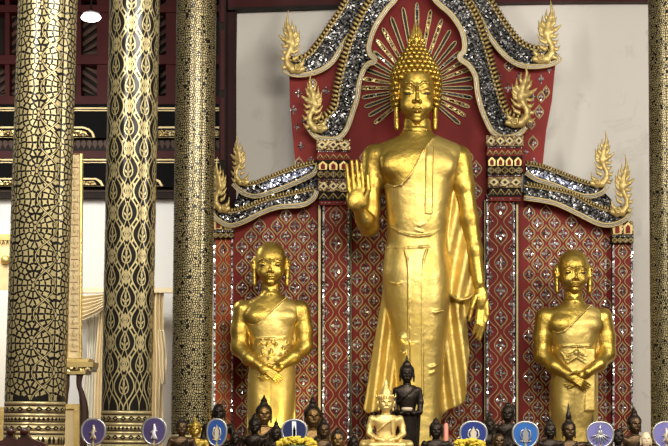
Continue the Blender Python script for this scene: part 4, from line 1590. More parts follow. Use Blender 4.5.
# ================================================================== THE TWO DISCIPLES
def disciple(dx, dy, label, sash):
    Y0, cx = -0.55, 271 + dx
    base = P(cx, 455, Y0)
    T = empty('standing_disciple', (base.x, Y0, 1.0), label, 'statue', None)
    fr0 = frame(cx, Y0, 340)

    def fr(V):
        V = np.array(V, float)
        V[:, 0] += dx
        V[:, 1] = np.minimum(V[:, 1], 400) + dy * (V[:, 1] < 1e9) + np.maximum(V[:, 1] - 400, 0) * (455 - 400 - dy) / 55.0
        return fr0(V)
    sc = fr0.s
    torso = [(294, 262, 280, 0, 9), (298, 256, 286, 0, 11), (301, 247, 296, 0, 12.5), (306, 241, 302, 0, 14.5), (315, 242, 301, 1, 16.5), (328, 248, 295, 1, 17), (340, 252, 292, 1, 16.5), (352, 252, 292, 1, 17), (366, 250, 294, 1, 17.5), (384, 249, 294, 1, 17), (420, 250, 292, 0, 15), (455, 250, 292, 0, 15)]
    S = Solid(224, 320, 284, 456, -24, 40, 0.8)
    S.cone((271, 280, -1), (271, 300, 0), 8.6, 10.5, 2)
    S.loft(torso, 2.5)
    S.ball((258, 318, 10), 12, 9, 7, 4)
    S.ball((285, 318, 10), 12, 9, 7, 4)
    S.chain([(243, 310, 0, 10.2), (240.5, 330, 0, 9.4), (240, 348, 3, 8.6), (250, 359, 14, 7.0), (262, 367, 21, 5.2)], 3.5)
    S.chain([(300, 310, 0, 10.2), (303.5, 330, 0, 9.4), (304, 346, 3, 8.6), (294, 357, 14, 7.0), (282, 365, 21, 5.2)], 3.5)
    # crossed hands
    S.ball((267, 371, 23), 8.0, 4.6, 3.2, 2)
    S.ball((277, 368.5, 20.5), 7.0, 4.6, 3.2, 2)
    for i in range(4):
        S.chain([(270.0 - i * 0.8, 369.6 + i * 1.7, 24.8, 1.45), (277 - i * 1.0, 373.6 + i * 1.9, 25.6, 1.25), (284.5 - i * 1.8, 378.6 + i * 1.7, 23.6, 0.8)], 0.3)
    for i in range(3):
        S.chain([(271 + i, 373 + i * 1.7, 20, 1.3), (265 + i, 376 + i * 1.7, 21, 1.15), (258.5 + i * 1.6, 377.5 + i * 1.9, 20, 0.8)], 0.3)
    S.chain([(264, 367, 25, 1.6), (269, 365.5, 26.5, 1.4), (273, 366.5, 26.5, 1.0)], 0.5)
    for yy in (291, 295):
        S.chain([(262, yy - 1.5, 5, 0.5), (271, yy + 0.8, 10, 0.5), (280, yy - 1.5, 5, 0.5)], 0.5, op='cut')
    V1, Q1 = S.mesh()
    H = Solid(246, 296, 238, 296, -22, 26, 0.45)
    face = [(242.5, 266, 276, -2, 5), (245, 261, 280.5, -2, 10), (249, 257.5, 284, -1.5, 14), (255, 255.5, 286, -1, 16), (263, 255.2, 286.3, 0, 16.6), (270, 256, 285.5, 0.5, 16.4), (276, 258.5, 283.5, 1, 15.6), (281, 262, 280, 2, 13.5), (285, 266, 276, 3.5, 9.5), (287, 268.5, 273.5, 4, 7)]
    H.loft(face, 1, 2.25, 4)
    H.cone((271, 276, -1), (271, 296, -1), 8.6, 9, 1.5)
    fx = 270.8
    H.ball((fx, 283.4, 13.0), 4.0, 2.6, 2.4, 1.5)
    for sg in (-1, 1):
        H.ball((fx + sg * 7.4, 273.5, 10.5), 4.8, 5.0, 4.4, 3)
        H.chain([(fx + sg * 1.8, 262.0, 16.8, 0.6), (fx + sg * 6, 259.9, 16.3, 0.7), (fx + sg * 10.5, 261.6, 13.8, 0.7), (fx + sg * 12.6, 263.6, 11, 0.5)], 0.5)
        H.ball((fx + sg * 7, 265.0, 17.8), 4.4, 2.6, 2.6, 1.8, 'cut')
        H.ball((fx + sg * 7, 265.8, 13.5), 3.9, 2.4, 2.9, 0.7)
        H.chain([(fx + sg * 3.6, 266.4, 16.4, 0.4), (fx + sg * 7, 267.0, 16.3, 0.45), (fx + sg * 10.4, 266.2, 14.2, 0.4)], 0.3, op='cut')
        H.ball((fx + sg * 2.2, 273.2, 17.0), 1.4, 1.2, 1.8, 0.6)
        ex = fx + sg * 16.4
        H.chain([(ex - sg, 258, -2, 2.2), (ex + sg * 0.8, 262, -2, 3.1), (ex + sg * 0.3, 269, -1, 2.9), (ex, 277, -1, 2.6), (ex - sg * 0.2, 284.2, -0.5, 2.4)], 0.8, 1.4)
        H.ball((ex + sg * 1.4, 264, 1.2), 0.9, 3.2, 1.6, 0.5, 'cut')
    H.chain([(fx, 261.5, 16.4, 0.9), (fx, 267, 18.4, 1.2), (fx, 272.2, 19.6, 1.9)], 0.9)
    H.chain([(fx - 4.6, 277.6, 14.6, 0.45), (fx - 1.8, 277.0, 16.7, 0.85), (fx, 277.3, 17.0, 0.75), (fx + 1.8, 277.0, 16.7, 0.85), (fx + 4.6, 277.6, 14.6, 0.45)], 0.5)
    H.chain([(fx - 3.6, 279.2, 14.9, 0.5), (fx, 279.7, 16.8, 1.0), (fx + 3.6, 279.2, 14.9, 0.5)], 0.5)
    V2, Q2 = H.mesh()
    V, Q = join([(fr(V1), Q1), (fr(V2), Q2)])
    mesh_obj('body', V, Q, M['gold'], T)
    for sg in (-1, 1):
        mb = MB()
        p = fr(np.array([[fx + sg * 7.0, 266.8, 16.0]]))[0]
        mb.blob(p, 2.8 * sc, 0.9 * sc, 0.75 * sc, M['eye'], 8, 5)
        mb.build('eye', T)
    # robe
    Rb = Solid(240, 304, 288, 456, -22, 30, 0.8)
    ex_ = np.array([236, 246, 252, 258, 264, 272, 280, 288, 294, 304])
    ey_ = np.array([318, 323, 326, 325, 320, 312, 304, 297, 292, 288])

    def edge(x, y, d):
        return (np.interp(x, ex_, ey_) - y) * 0.7 + 0 * d
    Rb.loft(torso, 1, grow=1.1, mask=lambda x, y, d: np.maximum(edge(x, y, d), np.where((d < -2) & (y < 330), 4.0, -9.0)))
    Rb.ball((285, 318, 10.3), 12.4, 9.4, 7.7, 2)
    Rb.chain([(248, 324.5, 12, 0.7), (253, 326.4, 15, 0.8), (259, 324.8, 17.5, 0.8), (265, 319.5, 18.2, 0.8), (272, 312, 18.2, 0.8), (280, 304.3, 15.5, 0.8), (288, 297.4, 12, 0.7)], 0.6)
    wv = lambda X, Y: 1.6 * np.sin(X * 0.9)
    Rb.sheet([(245, 316), (254, 318), (255, 352), (246.5, 350)], 2, 3, 2, wv)
    Rb.sheet([(289, 318), (298, 316), (297.5, 350), (288.5, 352)], 2, 3, 2, wv)
    Rb.sheet([(249, 372), (294, 372), (295.5, 400), (296, 455), (246, 455), (247.5, 400)], -4, 3.5, 2, wv)
    # waist wrap, its carved knot and legs
    for yy in (339, 364):
        Rb.chain([(252, yy - 1.5, 8, 0.9), (258, yy, 16, 1.0), (271, yy + 1, 19.5, 1.0), (284, yy, 16.4, 1.0), (292, yy - 1.5, 8, 0.9)], 0.8)
    if sash == 'scroll':
        rg = random.Random(3)
        for i in range(26):
            a = rg.uniform(0, 6.28)
            x, y = rg.uniform(255, 287), rg.uniform(343, 362)
            dd = 18.6 - ((x - 271) / 17.0) ** 2 * 5
            Rb.chain([(x, y, dd, 1.3), (x + 2.6 * math.cos(a), y + 2.2 * math.sin(a), dd + 1.2, 1.1), (x + 3.4 * math.cos(a + 0.9), y + 3.4 * math.sin(a + 0.9), dd + 0.6, 0.7)], 0.5)
    else:
        for off in (0, 4.5, 9.0):
            Rb.chain([(256, 345, 15.8, 0.9), (262, 349 + off * 0.8, 18.2, 1.0), (271, 346 + off * 0.5, 19.6, 1.2), (280, 349 + off * 0.8, 18.2, 1.0), (286, 345, 15.8, 0.9)], 0.6)
        Rb.ball((271, 346, 19), 3, 3, 2.4, 0.8)
        Rb.sheet([(279.5, 342), (289.5, 342), (289.5, 404), (279.5, 404)], 16.5, 2.6, 0.6)
    Rb.chain([(271, 380, 20.5, 0.8), (270.6, 400, 19, 1.0), (270, 440, 17.5, 1.4)], 1.2, op='cut')
    for sg in (-1, 1):
        Rb.ball((271 + sg * 10, 402, 7), 9.5, 26, 10.5, 4)
    Vr, Qr = Rb.mesh()
    mesh_obj('robe', fr(Vr), Qr, M['gold_pale'], T)
    mb = MB()
    lotus(mb, (base.x, Y0, 1.0), 0.27, P(cx, 455, Y0).z - 1.0, M['gold_dark'], 18)
    mb.build('lotus_base', T)


disciple(0, 0, 'gold bald disciple statue with scrolled waist knot, left of the giant statue', 'scroll')
disciple(302.5, 7.5, 'gold bald disciple statue with a long flat sash end, right of the giant statue', 'sash')

# ================================================================== SMALL STATUES ON THE FRONT TABLE
TABLE_Z = 1.20
b = MB()
b.box((-1.31, -5.15, 1.12), (2.62, -2.0, TABLE_Z), M['rosewood'])
b.box((-1.27, -5.10, 0.95), (2.57, -2.05, 1.12), M['red_cloth'])
for x in (-1.24, 2.45):
    for y in (-5.06, -2.2):
        b.box((x, y, 0), (x + 0.09, y + 0.09, 0.95), M['rosewood'])
tag(b.build('offering_table'), 'long dark offering table crowded with small statues, before the platform', 'table')


def seated_proto(kind):
    """head width = 20 units; origin at the head centre"""
    S = Solid(-44, 44, -34, 68, -30, 34, 1.0)
    S.loft([(-14, -4, 4, -1, 4), (-11, -7, 7, -1, 8), (-5, -9.6, 9.6, -0.5, 10), (3, -9.6, 9.6, 0, 10.2), (8, -8.4, 8.4, 0.5, 9.6), (12, -5.4, 5.4, 2, 7), (14, -3, 3, 3, 4.6)], 1, 2.2, 3)
    S.cone((0, 8, -1), (0, 20, -1), 5.6, 6.8, 2)
    S.loft([(17, -10, 10, 0, 7), (19.5, -18, 18, 0, 8.5), (23, -21, 21, 0, 9.5), (30, -18, 18, 0.5, 10), (40, -13.5, 13.5, 0, 9), (50, -15, 15, 0, 10), (62, -16, 16, 0, 11)], 3)
    for sg in (-1, 1):
        S.chain([(sg * 20, 23, 0, 5.6), (sg * 23.5, 34, 0, 4.8), (sg * 24.5, 44, 3, 4.4), (sg * 15, 51, 12, 3.5), (sg * 5, 53, 17, 3.0)], 2)
        S.chain([(sg * 12, 58, 2, 8), (sg * 32, 60, 8, 6.6), (sg * 22, 61, 18, 5.6), (-sg * 6, 60, 20, 4.6)], 2.5)
        S.chain([(sg * 9.8, -3, -2, 1.4), (sg * 10.4, 3, -2, 1.5), (sg * 10.2, 11, -1, 1.3)], 0.8)
        S.ball((sg * 4.3, -0.5, 9.8), 3.0, 1.6, 2.0, 0.9, 'cut')
        S.chain([(sg * 1.6, -2.4, 9.8, 0.6), (sg * 4.2, -3.6, 9.6, 0.7), (sg * 7.4, -2.6, 7.8, 0.5)], 0.5)
        for i in range(4):
            S.chain([(sg * 3, 53 + i * 0.9, 17 + i, 1.5), (-sg * 5, 54.5 + i * 0.9, 18 + i, 1.2)], 0.3)
    S.chain([(0, -3, 9.6, 0.7), (0, 3.0, 12, 1.4)], 0.7)
    S.chain([(-3, 7.0, 9.3, 0.7), (0, 7.2, 10.6, 1.0), (3, 7.0, 9.3, 0.7)], 0.6)
    S.cone((-34, 64, -2), (34, 64, -2), 5, 5, 3)
    body = S.mesh()
    hair = None
    if kind != 'monk':
        K = Solid(-14, 14, -26, 8, -16, 14, 0.8)
        K.ball((0, -4, -2.5), 11.6, 12, 11, 1)
        if kind == 'flame':
            K.ball((0, -14.5, -2), 5.6, 5.8, 5.6, 2)
        K.sheet([(-7.6, 14), (-7.6, -4), (-4, -7.2), (0, -8.2), (4, -7.2), (7.6, -4), (7.6, 14)], 9, 9.5, 0.6, op='cut')
        K.sheet([(-16, 4), (16, 4), (16, 14), (-16, 14)], 0, 30, 0.6, op='cut')
        # curls as a bumpy skin
        x, y, d = K.ax[0][:, None, None], K.ax[1][None, :, None], K.ax[2][None, None, :]
        K.F += (0.5 * np.sin(x * 2.1) * np.sin(y * 2.1) * np.sin(d * 2.1 + 0.7)).astype(np.float32)
        hair = K.mesh()
    sash = Solid(-24, 24, 16, 52, -4, 24, 0.9)
    sash.chain([(-13, 40, 7, 1.6), (-6, 34, 10.3, 1.8), (3, 27, 11, 1.9), (10, 21, 9, 1.8)], 0.6)
    sash.sheet([(6, 22), (12, 21), (11, 44), (7, 45)], 10.0, 1.6, 0.6)
    return body, hair, sash.mesh()


PROTO = {k: seated_proto(k) for k in ('flame', 'crown', 'monk')}
CACHE = {}


def to_local(V, w_):
    s = w_ / 20.0
    return np.stack([V[:, 0] * s, -V[:, 2] * s, -V[:, 1] * s], 1)


def proto_mesh(key, kind, which, m):
    k = (kind, which, m.name)
    if k not in CACHE:
        V, Q = PROTO[kind][which]
        o = mesh_obj(key, to_local(V, 1.0), Q, m)
        CACHE[k] = o.data
        bpy.data.objects.remove(o)
    return CACHE[k]


def put(name, me, parent, s, loc):
    o = bpy.data.objects.new(name, me)
    COL.objects.link(o)
    o.parent = parent
    o.location = loc
    o.scale = (s, s, s)
    return o


def seated(px, py, wpx, tip, Y, kind, mb_, mh, label, turn=0.0, mt=None, support=TABLE_Z):
    """head centre at (px, py), head wpx wide, topmost point at pixel row tip"""
    s = PS(px, py, Y)
    w_ = wpx * s * 0.92
    c = P(px, py, Y)
    T = bpy.data.objects.new('seated_statue', None)
    T.empty_display_size = 0.05
    COL.objects.link(T)
    T.location = (c.x, c.y, support)
    T.rotation_euler = (0, 0, turn)
    tag(T, label, 'statue', 'small statues on the offering table')
    hz = c.z - support
    put('body', proto_mesh('body', kind, 0, mb_), T, w_, (0, 0, hz))
    if kind != 'monk':
        put('hair' if kind == 'flame' else 'headdress', proto_mesh('hair', kind, 1, mh), T, w_, (0, 0, hz))
    put('sash', proto_mesh('sash', kind, 2, mh), T, w_, (0, 0, hz))
    tipz = P(px, tip, Y).z - support
    top = hz + w_ * (0.96 if kind == 'flame' else 0.7)
    if kind == 'flame' and tipz > top + 0.01:
        m_ = MB()
        L = tipz - top
        r_ = w_ * 0.17
        m_.lathe((0, 0.1 * w_, top - 0.06 * w_), [(r_ * 1.1, 0), (r_ * 1.5, 0.10 * L), (r_ * 1.2, 0.28 * L), (r_ * 0.7, 0.5 * L), (r_ * 0.42, 0.72 * L), (r_ * 0.1, 1.0 * L)], mh, 10)
        m_.build('flame_finial', None)
        o = bpy.data.objects[-1] if False else m_last()
        o.parent = T
    elif kind == 'crown':
        m_ = MB()
        z0_ = hz + w_ * 0.25
        L = tipz - z0_
        prof = [(0.56, 0), (0.60, 0.05), (0.52, 0.10), (0.55, 0.2), (0.44, 0.25), (0.46, 0.34), (0.34, 0.40), (0.35, 0.48), (0.24, 0.53), (0.24, 0.6), (0.15, 0.65), (0.12, 0.8), (0.05, 0.92), (0.015, 1.0)]
        m_.lathe((0, 0.06 * w_, z0_), [(r_ * w_ * 0.95, t * L) for r_, t in prof], mt or mh, 14)
        for k in range(11):
            a = math.pi + math.pi * k / 10
            m_.blob((math.cos(a) * 0.54 * w_, 0.06 * w_ + math.sin(a) * 0.54 * w_, z0_ + 0.13 * L), 0.06 * w_, 0.05 * w_, 0.12 * L, mt or mh, 6, 5)
        for sg in (-1, 1):
            m_.tube([(sg * 0.56 * w_, 0, z0_ + 0.06 * L), (sg * 0.70 * w_, 0, z0_ + 0.14 * L), (sg * 0.72 * w_, 0, z0_ + 0.30 * L)], [0.07 * w_, 0.06 * w_, 0.015 * w_], mt or mh, 6)
            m_.blob((sg * 0.6 * w_, -0.02, z0_ - 0.3 * w_), 0.08 * w_, 0.06 * w_, 0.22 * w_, mt or mh, 6, 5)
        m_.build('crown', None)
        m_last().parent = T
    # pedestal down to the table
    m_ = MB()
    hb_ = max(0.02, hz - 3.42 * w_)
    lotus(m_, (0, 0, 0), 1.75 * w_, hb_, mb_, 14)
    m_.build('lotus_base', None)
    m_last().parent = T
    return T


_LAST = []
_old_build = MB.build


def _bld(s, name, parent=None):
    o = _old_build(s, name, parent)
    _LAST[:] = [o]
    return o


MB.build = _bld


def m_last():
    return _LAST[0]


BZ, BB, BGd = M['bronze'], M['bronze_brown'], M['bronze_gold']
L = [
    (182, 428, 11.5, 419.5, -4.25, 'flame', BB, BZ, 'dull brown seated statue farthest left in the row, before the scrollwork column', 0.1),
    (218.5, 412.5, 13.5, 404, -2.7, 'monk', BZ, BZ, 'dark bald-headed seated statue rising behind the blue oval fan', 0),
    (254.6, 426, 12, 412, -3.95, 'flame', BZ, BZ, 'black seated statue with short topknot, just left of the taller gold-faced statue', 0.0),
    (264, 414.5, 15.5, 393.5, -3.25, 'flame', BGd, BZ, 'tall rubbed-bronze seated statue with spiked topknot below the left disciple', 0.15),
    (276, 433.5, 10.5, 418, -4.3, 'flame', BZ, BZ, 'little black seated statue left of the navy oval fan', -0.1),
    (235, 438.5, 10, 430, -4.3, 'monk', BZ, BZ, 'low black seated figure between the blue fan and the topknot statues', 0),
    (312.8, 417, 16.5, 393, -2.55, 'flame', BGd, BZ, 'large dark seated statue with bronze face and tall spike, behind the navy fan', 0.2),
    (323.5, 430.5, 12.5, 416, -3.75, 'flame', BB, BZ, 'dark seated statue right of the large spiked one, above the yellow flowers', 0.1),
    (338, 440, 13, 427, -4.4, 'flame', BGd, BZ, 'low seated statue with a glinting bronze face, right of the first yellow flowers', 0),
    (353.5, 443, 11, 431, -3.4, 'monk', BZ, BZ, 'low black seated figure left of the pale gold crowned statue', 0),
    (436, 430.5, 12.5, 416.5, -4.0, 'flame', BZ, BZ, 'black seated statue with spiked topknot beside the pink candle', 0.0),
    (489.5, 426, 11, 413, -2.5, 'flame', BZ, BZ, 'dim black statue in the shadow behind the royal blue fan', 0.0),
    (507.8, 414, 12.5, 402, -3.2, 'flame', BZ, BZ, 'dark broad-shouldered seated statue between the royal blue and azure fans', -0.2),
    (499, 441.5, 12, 433, -4.3, 'monk', BB, BZ, 'low brown seated figure between the royal blue and azure fans', 0),
    (550.3, 431, 11.5, 415, -4.2, 'flame', BZ, BZ, 'black seated statue right of the azure fan, with a bright glint on its brow', 0),
    (569, 430.5, 13.5, 401.5, -3.5, 'flame', BB, BZ, 'brown seated statue with a very tall thin spike, below the right disciple', 0.1),
    (593, 434, 9.5, 414.5, -2.7, 'flame', BZ, BZ, 'black statue almost hidden behind the lilac fan, only its spike showing', 0),
    (618, 437, 12, 428, -3.85, 'monk', BZ, BZ, 'low black seated figure right of the lilac fan', 0),
    (634.8, 424.5, 14, 405.5, -3.1, 'flame', BB, BZ, 'dark seated statue at the foot of the right corner pilaster', 0.25),
]
for a in L:
    seated(*a)
seated(194.8, 429.5, 11.5, 416.5, -3.5, 'crown', M['gold'], M['gold'], 'small bright gold crowned statue left of the blue oval fan', 0.1)
seated(386, 403.0, 15, 378.5, -4.25, 'crown', M['gold_cream'], M['gold_cream'], 'pale gold crowned seated statue before the giant statue, beside the black standing one', 0.05)
seated(646, 439.5, 11, 430, -4.35, 'monk', M['skin_cream'], M['bronze'], 'small pale-faced seated figure right of the dark pilaster statue', 0)


# black standing figure with an offering
def small_standing():
    Y0, cx = -3.5, 407
    base = P(cx, 455, Y0)
    T = empty('standing_statue', (base.x, Y0, TABLE_Z), 'black standing statue holding a pale bowl, before the giant golden statue', 'statue')
    fr = frame(cx, Y0, 410)
    S = Solid(386, 430, 352, 457, -14, 20, 0.5)
    S.loft([(366, 402, 412, -1, 5), (369, 400.4, 413.2, 0, 6.4), (374, 400.2, 413.4, 0, 6.6), (379, 401.6, 412, 0.5, 6), (382.5, 404, 409.6, 1.5, 4)], 1, 2.2, 2)
    S.cone((407, 378, 0), (407, 388, 0), 3.6, 4.4, 1)
    S.loft([(385, 402, 412, 0, 4.5), (387, 396, 419, 0, 5.5), (390, 393.5, 421, 0, 6.4), (397, 396, 419, 0.5, 7), (408, 399.5, 415.5, 0.5, 6.5), (420, 399.5, 416, 0.5, 7), (440, 401, 415, 0, 6.5), (456, 401, 415, 0, 6)], 1.5, 2.3, 3)
    S.chain([(396.2, 390.5, 0, 3.4), (394.6, 402, 1, 3.1), (395.6, 412, 3, 2.8), (401, 413.5, 9, 2.2), (405, 411.5, 10.5, 1.9)], 1.2)
    S.chain([(418.6, 390.5, 0, 3.4), (420.6, 402, 1, 3.1), (419.6, 412, 3, 2.8), (413, 413.5, 9, 2.2), (409, 411.5, 10.5, 1.9)], 1.2)
    for i in range(4):
        S.chain([(404 + i * 0.2, 410.5 + i, 11, 0.9), (408 + i * 0.2, 411.5 + i, 11.8, 0.7)], 0.2)
    for sg in (-1, 1):
        S.chain([(407 + sg * 6.7, 372, -1, 0.9), (407 + sg * 7.0, 376, -1, 1.0), (407 + sg * 6.8, 381, -0.5, 0.9)], 0.5)
        S.ball((407 + sg * 2.8, 374, 6.8), 1.8, 0.9, 1.2, 0.5, 'cut')
    S.chain([(407, 372.5, 6.3, 0.5), (407, 376, 7.6, 0.9)], 0.4)
    S.chain([(405, 378.8, 6.3, 0.45), (407, 379, 7, 0.6), (409, 378.8, 6.3, 0.45)], 0.3)
    V, Q = S.mesh()
    mesh_obj('body', fr(V), Q, BZ, T)
    K = Solid(396, 418, 350, 378, -12, 8, 0.45)
    K.ball((407, 371, -1.5), 7.6, 7.4, 7, 0.6)
    K.ball((407, 364.5, -1), 4.2, 3.8, 4, 1)
    K.chain([(407, 363, -1, 2.4), (407, 359, -1, 1.2), (407, 354.5, -1, 0.4)], 0.6)
    K.sheet([(402, 382), (402, 371), (404.5, 369), (407, 368.4), (409.5, 369), (412, 371), (412, 382)], 7, 6, 0.4, op='cut')
    V, Q = K.mesh()
    mesh_obj('hair', fr(V), Q, BZ, T)
    Rb = Solid(386, 430, 384, 457, -14, 16, 0.6)
    Rb.chain([(398, 402, 6, 1.0), (404, 397, 8.2, 1.1), (411, 391, 7.2, 1.1), (416, 387.5, 4.5, 1.0)], 0.4)
    Rb.loft([(414, 399, 416.6, 0.5, 7.4), (430, 398.4, 417, 0, 7.4), (456, 397.4, 417.6, 0, 7)], 1, 2.3, 2)
    for sg in (-1, 1):
        Rb.sheet([(407 + sg * 10, 410), (407 + sg * 14, 413), (407 + sg * 12.5, 440), (407 + sg * 11.5, 455), (407 + sg * 7, 455), (407 + sg * 7, 412)], -2, 1.6, 1, lambda X, Y: 0.7 * np.sin(X * 1.4))
    V, Q = Rb.mesh()
    mesh_obj('robe', fr(V), Q, BZ, T)
    mb = MB()
    p = fr(np.array([[406.5, 409.5, 10.5]]))[0]
    s = fr.s
    mb.lathe((p[0], p[1], p[2] - 2.0 * s), [(3.2 * s, 0), (5.0 * s, 1.0 * s), (5.6 * s, 2.6 * s), (5.4 * s, 3.6 * s), (3 * s, 4.0 * s)], M['offering'], 16)
    mb.build('bowl', T)
    mb = MB()
    lotus(mb, (base.x, Y0, TABLE_Z), 0.12, P(cx, 456, Y0).z - TABLE_Z, BZ, 14)
    mb.build('lotus_base', T)


small_standing()


# ================================================================== CEREMONIAL FANS
def fan(px, py, rx, ry, Y, cloth, edge, label, emblem, foot, handle='gold_paint'):
    c = P(px, py, Y)
    s = PS(px, py, Y)
    T = empty('ceremonial_fan', (c.x, Y, foot), label, 'fan', 'oval ceremonial fans in front of the statues')
    ol = []
    for k in range(40):
        a = 2 * math.pi * k / 40
        ca, sa = math.cos(a), math.sin(a)
        wid = 1.0 + 0.06 * sa                     # a little broader above
        x = math.copysign(abs(ca) ** 0.9, ca) * rx * wid
        y = math.copysign(abs(sa) ** 0.92, sa) * ry
        ol.append(Vector((c.x + x * s, Y, c.z + y * s)))
    mb = MB()
    mb.slabw(ol, 0.012, M['fan_' + cloth])
    mb.build('fan_panel', T)
    mb = MB()
    mb.tube([(p.x, Y + 0.006, p.z) for p in ol], 0.0085, M[edge], 8, True)
    mb.build('fan_border', T)
    mb = MB()
    m = M[emblem[1]]

    def q(x, y):
        return Vector((c.x + x * rx * s, Y - 0.006, c.z + y * ry * s))
    if emblem[0] == 'crest':
        mb.slabw([q(0, 0.62), q(0.10, 0.36), q(0.24, 0.12), q(0.20, -0.18), q(0.30, -0.42), q(0.12, -0.62), q(-0.12, -0.62), q(-0.30, -0.42), q(-0.20, -0.18), q(-0.24, 0.12), q(-0.10, 0.36)], 0.006, m)
        for sg in (-1, 1):
            mb.tube([q(sg * 0.2, -0.5), q(sg * 0.42, -0.1), q(sg * 0.36, 0.24), q(sg * 0.2, 0.4)], 0.005, m, 6)
            mb.tube([q(sg * 0.1, -0.55), q(sg * 0.45, -0.5)], 0.004, m, 6)
    elif emblem[0] == 'figure':
        mb.tube([q(0, 0.55), q(0.06, 0.2), q(-0.04, -0.1), q(0.04, -0.6)], [0.006, 0.010, 0.013, 0.009], m, 8)
        mb.tube([q(-0.3, -0.1), q(0, 0.12), q(0.26, 0.02)], 0.004, m, 6)
        for sg in (-1, 1):
            mb.tube([q(sg * 0.1, -0.25), q(sg * 0.26, -0.6)], 0.004, m, 6)
    elif emblem[0] == 'rays':
        for t in range(-3, 4):
            a = R(90 + t * 25)
            mb.tube([q(0, 0.1), q(math.cos(a) * 0.8 * 0.95, -0.15 - math.sin(a) * 0.68 + 0.1)], 0.0048, m, 6)
        mb.tube([q(0, 0.8), q(0, 0.1)], 0.006, m, 6)
        mb.blob(q(0, 0.12), 0.02, 0.006, 0.024, m, 8, 5)
    elif emblem[0] == 'stripe':
        mb.slabw([q(-0.2, 0.86), q(0.14, 0.86), q(0.2, -0.86), q(-0.14, -0.86)], 0.004, M['white_thread_and_sheen'])  # sheen of the fan cloth, painted as a white stripe
        mb.slabw([q(-0.02, 0.6), q(0.12, 0.1), q(0.1, -0.7), q(-0.1, -0.7), q(-0.12, 0.1)], 0.007, M['silver'])
    mb.build('emblem', T)
    mb = MB()
    bot = c.z - ry * s
    mb.tube([(c.x, Y + 0.006, bot + 0.03), (c.x, Y + 0.006, foot + 0.03)], 0.009, M[handle], 8)
    mb.build('handle', T)
    mb = MB()
    rr = 0.05 if foot > 0.5 else 0.16
    mb.lathe((c.x, Y + 0.006, foot), [(rr, 0), (rr, 0.012), (rr * 0.6, 0.03), (rr * 0.3, 0.045)], M[handle], 18)
    mb.build('stand', T)


YF = -4.62
fan(93.3, 431.8, 11.6, 12.6, -5.4, 'violet', 'silver', 'violet oval fan with a faint thread figure, left of the arch-lattice column', ('figure', 'emblem'), 0)
fan(154.2, 431.2, 11.6, 13.2, -5.4, 'violet', 'silver', 'violet oval fan with a bright white figure, right of the arch-lattice column', ('figure', 'white_thread_and_sheen'), 0)
fan(216.7, 432.5, 9.6, 13.2, YF, 'blue', 'silver', 'narrow bright blue oval fan with a pale crest, before the bald dark statue', ('crest', 'emblem'), TABLE_Z)
fan(294.3, 431.5, 12.2, 11.6, YF, 'navy', 'silver', 'navy round fan with a painted-on white sheen stripe behind yellow flowers', ('stripe', 'silver'), TABLE_Z)
fan(473.5, 434, 13.2, 12.4, YF, 'royal', 'silver', 'royal blue round fan with a gold crest and pale stripe behind yellow flowers', ('crest', 'emblem'), TABLE_Z)
fan(525.6, 434.6, 12.6, 12.6, YF, 'azure', 'silver', 'azure round fan with a grey crest, left of the tall-spiked brown statue', ('crest', 'silver'), TABLE_Z)
fan(600.2, 434.6, 13.0, 12.4, YF, 'lilac', 'silver', 'lilac round fan with radiating silver lines, below the right disciple', ('rays', 'silver'), TABLE_Z)
fan(666, 435, 7.6 + 5, 12.8, YF, 'lilac', 'silver', 'plain lilac fan cut off by the right edge', ('figure', 'emblem'), TABLE_Z)


# ================================================================== FLOWERS, CANDLE
def flowers(px, py, hw, Y, label, seed):
    rg = random.Random(seed)
    c = P(px, py, Y)
    s = PS(px, py, Y)
    T = empty('flower_arrangement', (c.x, Y, TABLE_Z), label, 'flowers', 'bowls of yellow flowers')
    mb = MB()
    h = c.z - TABLE_Z
    mb.lathe((c.x, Y, TABLE_Z), [(0.03, 0), (0.035, 0.01), (0.02, 0.03), (0.05, h * 0.5), (0.075, h * 0.75), (0.07, h * 0.76)], M['porcelain'], 20)
    mb.build('bowl', T)
    mb = MB()
    mb.blob((c.x, Y, c.z - 5.5 * s), hw * 0.85 * s, 0.05, 4.0 * s, M['leaf'], 14, 8)
    mb.build('foliage', T)
    proto = MB()
    for ring_, n_, r_, z_ in ((0, 9, 1.0, -0.15), (1, 7, 0.62, 0.35), (2, 4, 0.28, 0.65)):
        for k_ in range(n_):
            a = 2 * math.pi * (k_ + ring_ * 0.5) / n_
            proto.blob((math.cos(a) * r_ * 0.8, math.sin(a) * r_ * 0.8, z_), 0.42, 0.42, 0.32, M['petal'], 6, 4)
    me = proto.build('blossom').data
    first = m_last()
    i = 0
    for k_ in range(60):
        t = rg.uniform(-1, 1)
        v = rg.uniform(-1, 1)
        z = c.z + (4.4 * (1 - t * t) + rg.uniform(-5.5, 0.3) - 1.6) * s
        o = first if i == 0 else bpy.data.objects.new('blossom', me)
        if i:
            COL.objects.link(o)
        i += 1
        o.parent = T
        o.matrix_parent_inverse = Matrix.Identity(4)
        r_ = rg.uniform(1.9, 2.7) * s
        o.location = (t * hw * 0.92 * s, -0.02 - abs(v) * 0.035, z - TABLE_Z)
        o.rotation_euler = (rg.uniform(0.3, 1.1), rg.uniform(-0.4, 0.4), rg.uniform(0, 6))
        o.scale = (r_, r_, r_)


flowers(297.5, 440.5, 21, -4.95, 'bowl of small yellow blossoms before the navy striped fan', 2)
flowers(469, 442.5, 17, -4.95, 'bowl of small yellow blossoms before the royal blue fan', 4)

